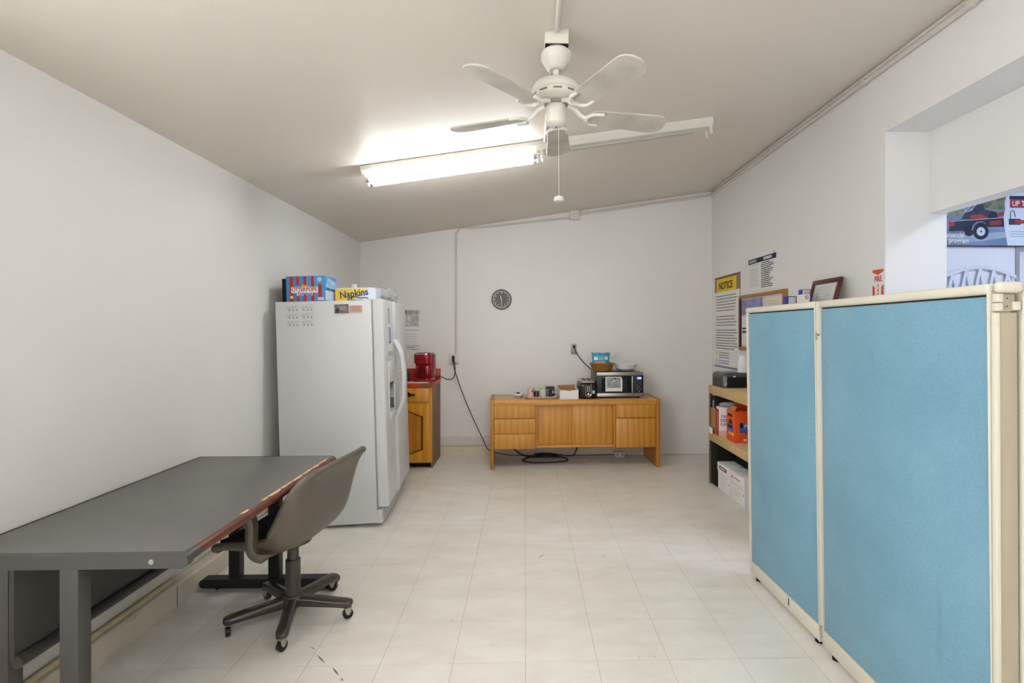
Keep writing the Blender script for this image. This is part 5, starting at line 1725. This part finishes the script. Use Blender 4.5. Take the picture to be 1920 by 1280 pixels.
q = thing('black_pepper_mill', 'slim black pepper mill standing on the tray', 'pepper mill', on_tray(0.098, -0.055))
lat('mill', BLACK, q, [(0.018, 0), (0.020, 0.003), (0.019, 0.05), (0.016, 0.062), (0.019, 0.075), (0.018, 0.088), (0.006, 0.092), (0.006, 0.098)], n=22)
q = thing('sugar_packet', 'small white packet lying on the tray rim', 'packet', on_tray(0.135, -0.065) , (0, 0, 0.3))
box('packet', PAPER, q, -0.02, 0.02, -0.015, 0.015, 0, 0.008, r=0.003)
# small butter dish
q = thing('lidded_dish', 'small white lidded dish with a dark knob alone on the credenza', 'dish', on_top(0.285, 0.22))
lat('dish', M('dish_cream', '#cdbfa8', rough=0.35), q, [(0.036, 0.0), (0.044, 0.008), (0.050, 0.024), (0.052, 0.026)], n=28)
lat('lid', WHITE, q, [(0.052, 0.026), (0.053, 0.029), (0.045, 0.036), (0.020, 0.040)], n=28)
box('knob', NAVY, q, -0.018, 0.018, -0.012, 0.012, 0.039, 0.053, r=0.004)

# ------------------------------------------------------------------ shelf unit
sx0, sx1, sy0, sy1 = 1.695, 2.105, 3.70, 4.60
sh = thing('shelf_unit', 'beige metal and board shelving unit behind the blue screen', 'shelf', (sx0, sy0, 0))
SW, SL = sx1 - sx0, sy1 - sy0
ZTOP, ZMID = 0.905, 0.478
for cx_, cy_ in ((0, SL), (SW, SL), (0, 0), (SW, 0)):
    q = bpy.data.objects.new('post', None)
    COL.objects.link(q)
    q.parent = sh
    dxs = 0.0015 if cx_ == 0 else -0.0015
    sxs = 1 if cx_ == 0 else -1
    sys_ = -1 if cy_ > 0 else 1
    x0, x1 = sorted((cx_, cx_ + sxs * 0.002))
    y0, y1 = sorted((cy_, cy_ + sys_ * 0.034))
    bm = bmesh.new()
    bx(bm, x0, x1, y0, y1, 0, ZTOP - 0.01)
    x2, x3 = sorted((cx_, cx_ + sxs * 0.034))
    y2, y3 = sorted((cy_, cy_ + sys_ * 0.002))
    bx(bm, x2, x3, y2, y3, 0, ZTOP - 0.01)
    obj('angle', bm, POSTM, q, smooth=False)
    bm = bmesh.new()
    zz = 0.03
    while zz < ZTOP - 0.05:
        ym = (y0 + y1) / 2
        prism(bm, [(ym - 0.005, zz + 0.018), (ym + 0.005, zz + 0.018), (ym + 0.003, zz), (ym - 0.003, zz)], 0.0006, 'x', x0 - 0.0007 if sxs > 0 else x1 + 0.0001)
        if sys_ < 0:
            xm = (x2 + x3) / 2
        else:
            xm = (x2 + x3) / 2
            prism(bm, [(xm - 0.005, zz + 0.018), (xm + 0.005, zz + 0.018), (xm + 0.003, zz), (xm - 0.003, zz)], 0.0006, 'y', y2 - 0.0007)
        zz += 0.034
    obj('keyhole_slots', bm, DARK, q, smooth=False)
for zt in (ZTOP, ZMID):
    q = bpy.data.objects.new('shelf', None)
    COL.objects.link(q)
    q.parent = sh
    boxes('beam', BEIGE, q, [(-0.004, 0.006, -0.004, SL + 0.004, zt - 0.078, zt - 0.002)], r=0.003)
    boxes('beam', BEIGE, q, [(SW - 0.006, SW + 0.004, -0.004, SL + 0.004, zt - 0.078, zt - 0.002)], r=0.003)
    boxes('beam', BEIGE, q, [(0.006, SW - 0.006, SL - 0.004, SL + 0.004, zt - 0.078, zt - 0.002)], r=0.003)
    boxes('beam', BEIGE, q, [(0.006, SW - 0.006, -0.004, 0.004, zt - 0.078, zt - 0.002)], r=0.003)
    box('board', BEIGET, q, 0.006, SW - 0.006, 0.004, SL - 0.004, zt - 0.016, zt, r=0.001)
# black printer on top
q = thing('printer', 'black rounded printer on the top shelf below the notice poster', 'printer', (1.708, 4.435, ZTOP), (0, 0, RAD(2)))
bm = bmesh.new()
loft(bm, [(rrect(0.34, 0.26, 0.03, cx=0.17), 0.0), (rrect(0.34, 0.26, 0.035, cx=0.17), 0.10), (rrect(0.325, 0.25, 0.035, cx=0.17), 0.118), (rrect(0.29, 0.22, 0.03, cx=0.17), 0.128)])
obj('casing', bm, M('printer_grey', '#4a4a4a', rough=0.3), q, ang=40)
box('front_recess', BLACKM, q, 0.035, 0.305, -0.132, -0.120, 0.008, 0.095, r=0.003)
box('side_panel', M('printer_silver', '#8b8c8d', rough=0.35), q, 0.004, 0.032, -0.131, -0.10, 0.008, 0.10, r=0.004)
box('output_lip', BLACK, q, 0.07, 0.29, -0.145, -0.125, 0.006, 0.016, r=0.003)
box('glint_mark', PAPER, q, 0.085, 0.108, -0.1335, -0.1318, 0.094, 0.104)  # white reflections on the casing, modelled as pale flat strips
boxes('glint_mark', PAPER, q, [(0.012, 0.026, -0.1325, -0.1308, 0.028, 0.034), (0.022, 0.026, -0.1325, -0.1308, 0.028, 0.050)], smooth=False)
bm = bmesh.new()
q2 = thing('foam_cup_stack', 'stack of upside-down white foam cups on the printer', 'cups', (1.925, 4.40, ZTOP + 0.128))
for i in range(5):
    z = 0.014 * i
    lat('foam_cup', FOAM, q2, [(0.047, z), (0.048, z + 0.004), (0.046, z + 0.010), (0.033, z + 0.094), (0.030, z + 0.096)], n=28)
q = thing('white_carton', 'small white carton on the top shelf beside the printer', 'box', (2.00, 4.10, ZTOP))
box('carton', PAPER, q, -0.05, 0.05, -0.06, 0.06, 0, 0.10, r=0.002)
q = thing('marker_pen', 'black marker lying on the top shelf board', 'pen', (1.845, 4.02, ZTOP + 0.006), (0, 0, RAD(20)))
tub('barrel', BLACK, q, [(-0.06, 0, 0), (0.04, 0, 0)], 0.006, n=10)
tub('cap', INKG, q, [(0.04, 0, 0), (0.07, 0, 0)], 0.0065, n=10)
# middle shelf
q = thing('cardboard_box', 'open brown cardboard box at the far end of the middle shelf', 'box', (1.702, 4.594, ZMID))
boxes('walls', CARD, q, [(0.0, 0.003, -0.125, 0, 0, 0.225), (0.003, 0.30, -0.003, 0, 0, 0.225), (0.297, 0.30, -0.125, -0.003, 0, 0.225), (0.003, 0.297, -0.125, -0.122, 0, 0.225)], smooth=False)
box('bottom', CARD, q, 0.003, 0.297, -0.122, -0.003, 0, 0.003)
q = thing('lettered_box', 'white carton with red side lettered in red and black on the middle shelf', 'box', (1.706, 4.455, ZMID), (0, 0, RAD(-8)))
box('carton', PAPER, q, 0, 0.30, -0.10, 0, 0, 0.252, r=0.002)
box('red_side', REDP, q, -0.001, 0, -0.10, 0, 0.0, 0.235)
o = boxes('side_print', PAPERG, q, [(-0.0016, -0.001, -0.06, -0.045, 0.04 + 0.03 * i, 0.062 + 0.03 * i) for i in range(6)], smooth=False)
o['kind'] = 'stuff'
text('lettering', '1000', 0.034, REDP, q, (0.014, -0.1006, 0.172), FACE_CAM, align='LEFT', bold=0.0006, sx=0.9)
text('lettering', 'COM', 0.036, INK, q, (0.012, -0.1006, 0.138), FACE_CAM, align='LEFT', bold=0.0010, sx=0.9)
text('lettering', 'CAP', 0.036, REDP, q, (0.012, -0.1006, 0.104), FACE_CAM, align='LEFT', bold=0.0008, sx=0.9)
box('pink_band', M('pink_band', '#e0b9b4', rough=0.7), q, 0.0005, 0.2995, -0.1006, -0.10, 0.002, 0.05)
q = thing('plastic_sleeve', 'clear plastic sleeve of supplies on the lettered white carton', 'plastic bag', (1.72, 4.43, ZMID + 0.253), (0, 0, RAD(-8)))
lumpy('sleeve', M('sleeve_film', '#c8ccd0', rough=0.25, trans=0.3, ior=1.2), q, (0.10, -0.055, 0.024), (0.11, 0.055, 0.024), 17, 0.15)
q = thing('orange_box', 'orange carton with a blue label on the middle shelf', 'box', (1.716, 4.245, ZMID))
box('carton', ORANGE, q, 0, 0.26, -0.16, 0, 0, 0.258, r=0.002)
poly('flap', ORANGE, q, [(0.03, 0.258), (0.07, 0.308), (0.24, 0.308), (0.258, 0.258)], 0.002, 'y', -0.004)
poly('flap', CARD, q, [(-0.158, 0.0), (-0.14, 0.045), (-0.03, 0.045), (-0.004, 0.0)], 0.002, 'x', 0.0, loc=(0.004, 0, 0.258), rot=(0, RAD(35), 0))
box('navy_label', M('label_navy', '#1b2360', rough=0.5), q, 0.045, 0.255, -0.1608, -0.16, 0.085, 0.165)
box('blue_label', M('label_blue', '#2f6fc6', rough=0.5), q, 0.045, 0.255, -0.1612, -0.1604, 0.088, 0.122)
text('lettering', 'ULT', 0.028, PAPER, q, (0.075, -0.1616, 0.152), FACE_CAM, align='LEFT', bold=0.0009)
text('lettering', 'STR', 0.028, PAPER, q, (0.075, -0.1616, 0.132), FACE_CAM, align='LEFT', bold=0.0009)
text('lettering', '80', 0.030, PAPER, q, (0.075, -0.1606, 0.022), FACE_CAM, align='LEFT', bold=0.0010)
box('yellow_patch', YELLOW, q, -0.0008, 0.0, -0.145, -0.105, 0.05, 0.078)
box('dark_patch', M('label_dark', '#31302f', rough=0.6), q, -0.0008, 0.0, -0.12, -0.03, 0.205, 0.23)
poly('dark_arch', MATS['label_dark'], q, [(-0.13, 0.145), (-0.115, 0.175), (-0.08, 0.19), (-0.05, 0.175), (-0.035, 0.145)], 0.0008, 'x', -0.0008)
box('navy_side', MATS['label_navy'], q, -0.0010, 0.0, -0.13, -0.02, 0.09, 0.14)
box('blue_side', MATS['label_blue'], q, -0.0014, -0.0008, -0.13, -0.02, 0.09, 0.108)
box('pale_print', M('peach_print', '#e59a78', rough=0.5), q, -0.0008, 0.0, -0.09, -0.04, 0.055, 0.075)
q = thing('paper_sleeve', 'crumpled white paper hanging at the end of the middle shelf', 'paper', (1.692, 4.575, ZMID + 0.001), (0, 0, RAD(-10)))
poly('paper', PAPER, q, [(-0.012, -0.115), (0.004, -0.118), (0.007, -0.06), (0.006, 0.005), (-0.006, 0.004), (-0.014, -0.05)], 0.045, 'z', 0.0)
# archive boxes under the shelf


def archive_box(label, loc, red):
    q = thing('archive_box', label, 'box', loc, (0, 0, 0), 'archive boxes under the shelf')
    w_, d, h = 0.36, 0.265, 0.175
    box('carton', PAPER, q, 0.006, w_, 0.004, d - 0.004, 0, h, r=0.001)
    l = box('lid', PAPER, q, 0, w_ + 0.006, 0, d, h - 0.010, h + 0.062, r=0.002)
    m = REDP if red else INK
    if red:
        lat('emblem', REDP, l, [(0.014, 0), (0.014, 0.0008)], n=4, loc=(0.0, d - 0.045, h + 0.020), rot=(0, -PI / 2, 0))
        box('red_print', REDP, l, -0.0008, 0, 0.07, d - 0.075, h + 0.016, h + 0.024)
        poly('top_emblem', REDP, l, [(0.10, 0.06), (0.13, 0.11), (0.16, 0.06)], 0.0006, 'z', h + 0.062)
    else:
        box('name_bar', INK, l, -0.0008, 0, 0.06, d - 0.05, h + 0.010, h + 0.040)
        box('name_bar_print', PAPER, l, -0.0014, -0.0008, 0.085, d - 0.07, h + 0.020, h + 0.030)
        box('hand_slot', BLACKM, l, 0.12, 0.20, 0.05, 0.065, h + 0.0621, h + 0.0627)
    bm = bmesh.new()
    for zz, y0, y1 in ((0.140, 0.02, d - 0.02), (0.110, 0.10, d - 0.06), (0.085, 0.08, d - 0.08), (0.060, 0.09, d - 0.09)):
        bx(bm, 0.0052, 0.006, y0, y1, zz, zz + 0.004)
    obj('form_lines', bm, INKL, q, smooth=False)
    box('hand_slot', BLACKM, q, 0.0054, 0.006, 0.018, 0.026, 0.085, 0.105)
    return q


archive_box('white archive box with a black label bar under the shelf', (1.712, 4.180, 0), False)
archive_box('white archive box with red lettering under the shelf', (1.716, 3.905, 0), True)
q = thing('black_case', 'black carrying case standing behind the far shelf post', 'case', (1.704, 4.462, 0))
box('case', BLACKM, q, 0, 0.38, 0, 0.10, 0.006, 0.385, r=0.012, seg=3)
box('base', DARK, q, 0.02, 0.30, 0.02, 0.08, 0, 0.006)
tub('handle', BLACK, q, [(0.10, 0.05, 0.383), (0.11, 0.05, 0.395), (0.21, 0.05, 0.395), (0.22, 0.05, 0.383)], 0.005, n=8)
q = thing('black_filler', 'black open box shape added on the archive boxes under the shelf', 'crate', (1.86, 3.76, 0.2385))  # open black box added to fill the dark space over the archive boxes
boxes('walls', BLACKM, q, [(0, 0.006, 0, 0.66, 0, 0.14), (0.214, 0.22, 0, 0.66, 0, 0.14), (0.006, 0.214, 0, 0.006, 0, 0.14), (0.006, 0.214, 0.654, 0.66, 0, 0.14)], smooth=False)
box('bottom', BLACKM, q, 0.006, 0.214, 0.006, 0.654, 0, 0.006)
q = thing('black_binder', 'black binder case standing in the brown cardboard box', 'case', (1.707, 4.474, ZMID + 0.0035))
box('case', BLACKM, q, 0.002, 0.288, 0.002, 0.108, 0, 0.325, r=0.006)
box('spine_label', INKG, q, 0.0012, 0.0021, 0.035, 0.075, 0.20, 0.29)

# scuff marks on the floor tiles
SC = M('floor_scuff', '#6d6459', rough=0.7)
for (x0, y0), (x1, y1), wd in (((-0.958, 2.26), (-0.914, 2.228), 0.004), ((-0.904, 2.203), (-0.840, 2.137), 0.007), ((-0.806, 2.118), (-0.754, 2.061), 0.008), ((-0.744, 2.051), (-0.728, 2.029), 0.006), ((0.07, 3.09), (0.125, 3.16), 0.006)):
    d_ = Vector((x1 - x0, y1 - y0, 0))
    n_ = Vector((-d_.y, d_.x, 0)).normalized() * wd / 2
    bm = bmesh.new()
    a0, a1 = Vector((x0, y0, 0.0003)), Vector((x1, y1, 0.0003))
    m0 = a0.lerp(a1, 0.5)
    bm.faces.new([bm.verts.new(v) for v in (a0, m0 - n_, a1, m0 + n_)])
    obj('scuff_mark', bm, SC, fl, smooth=False)
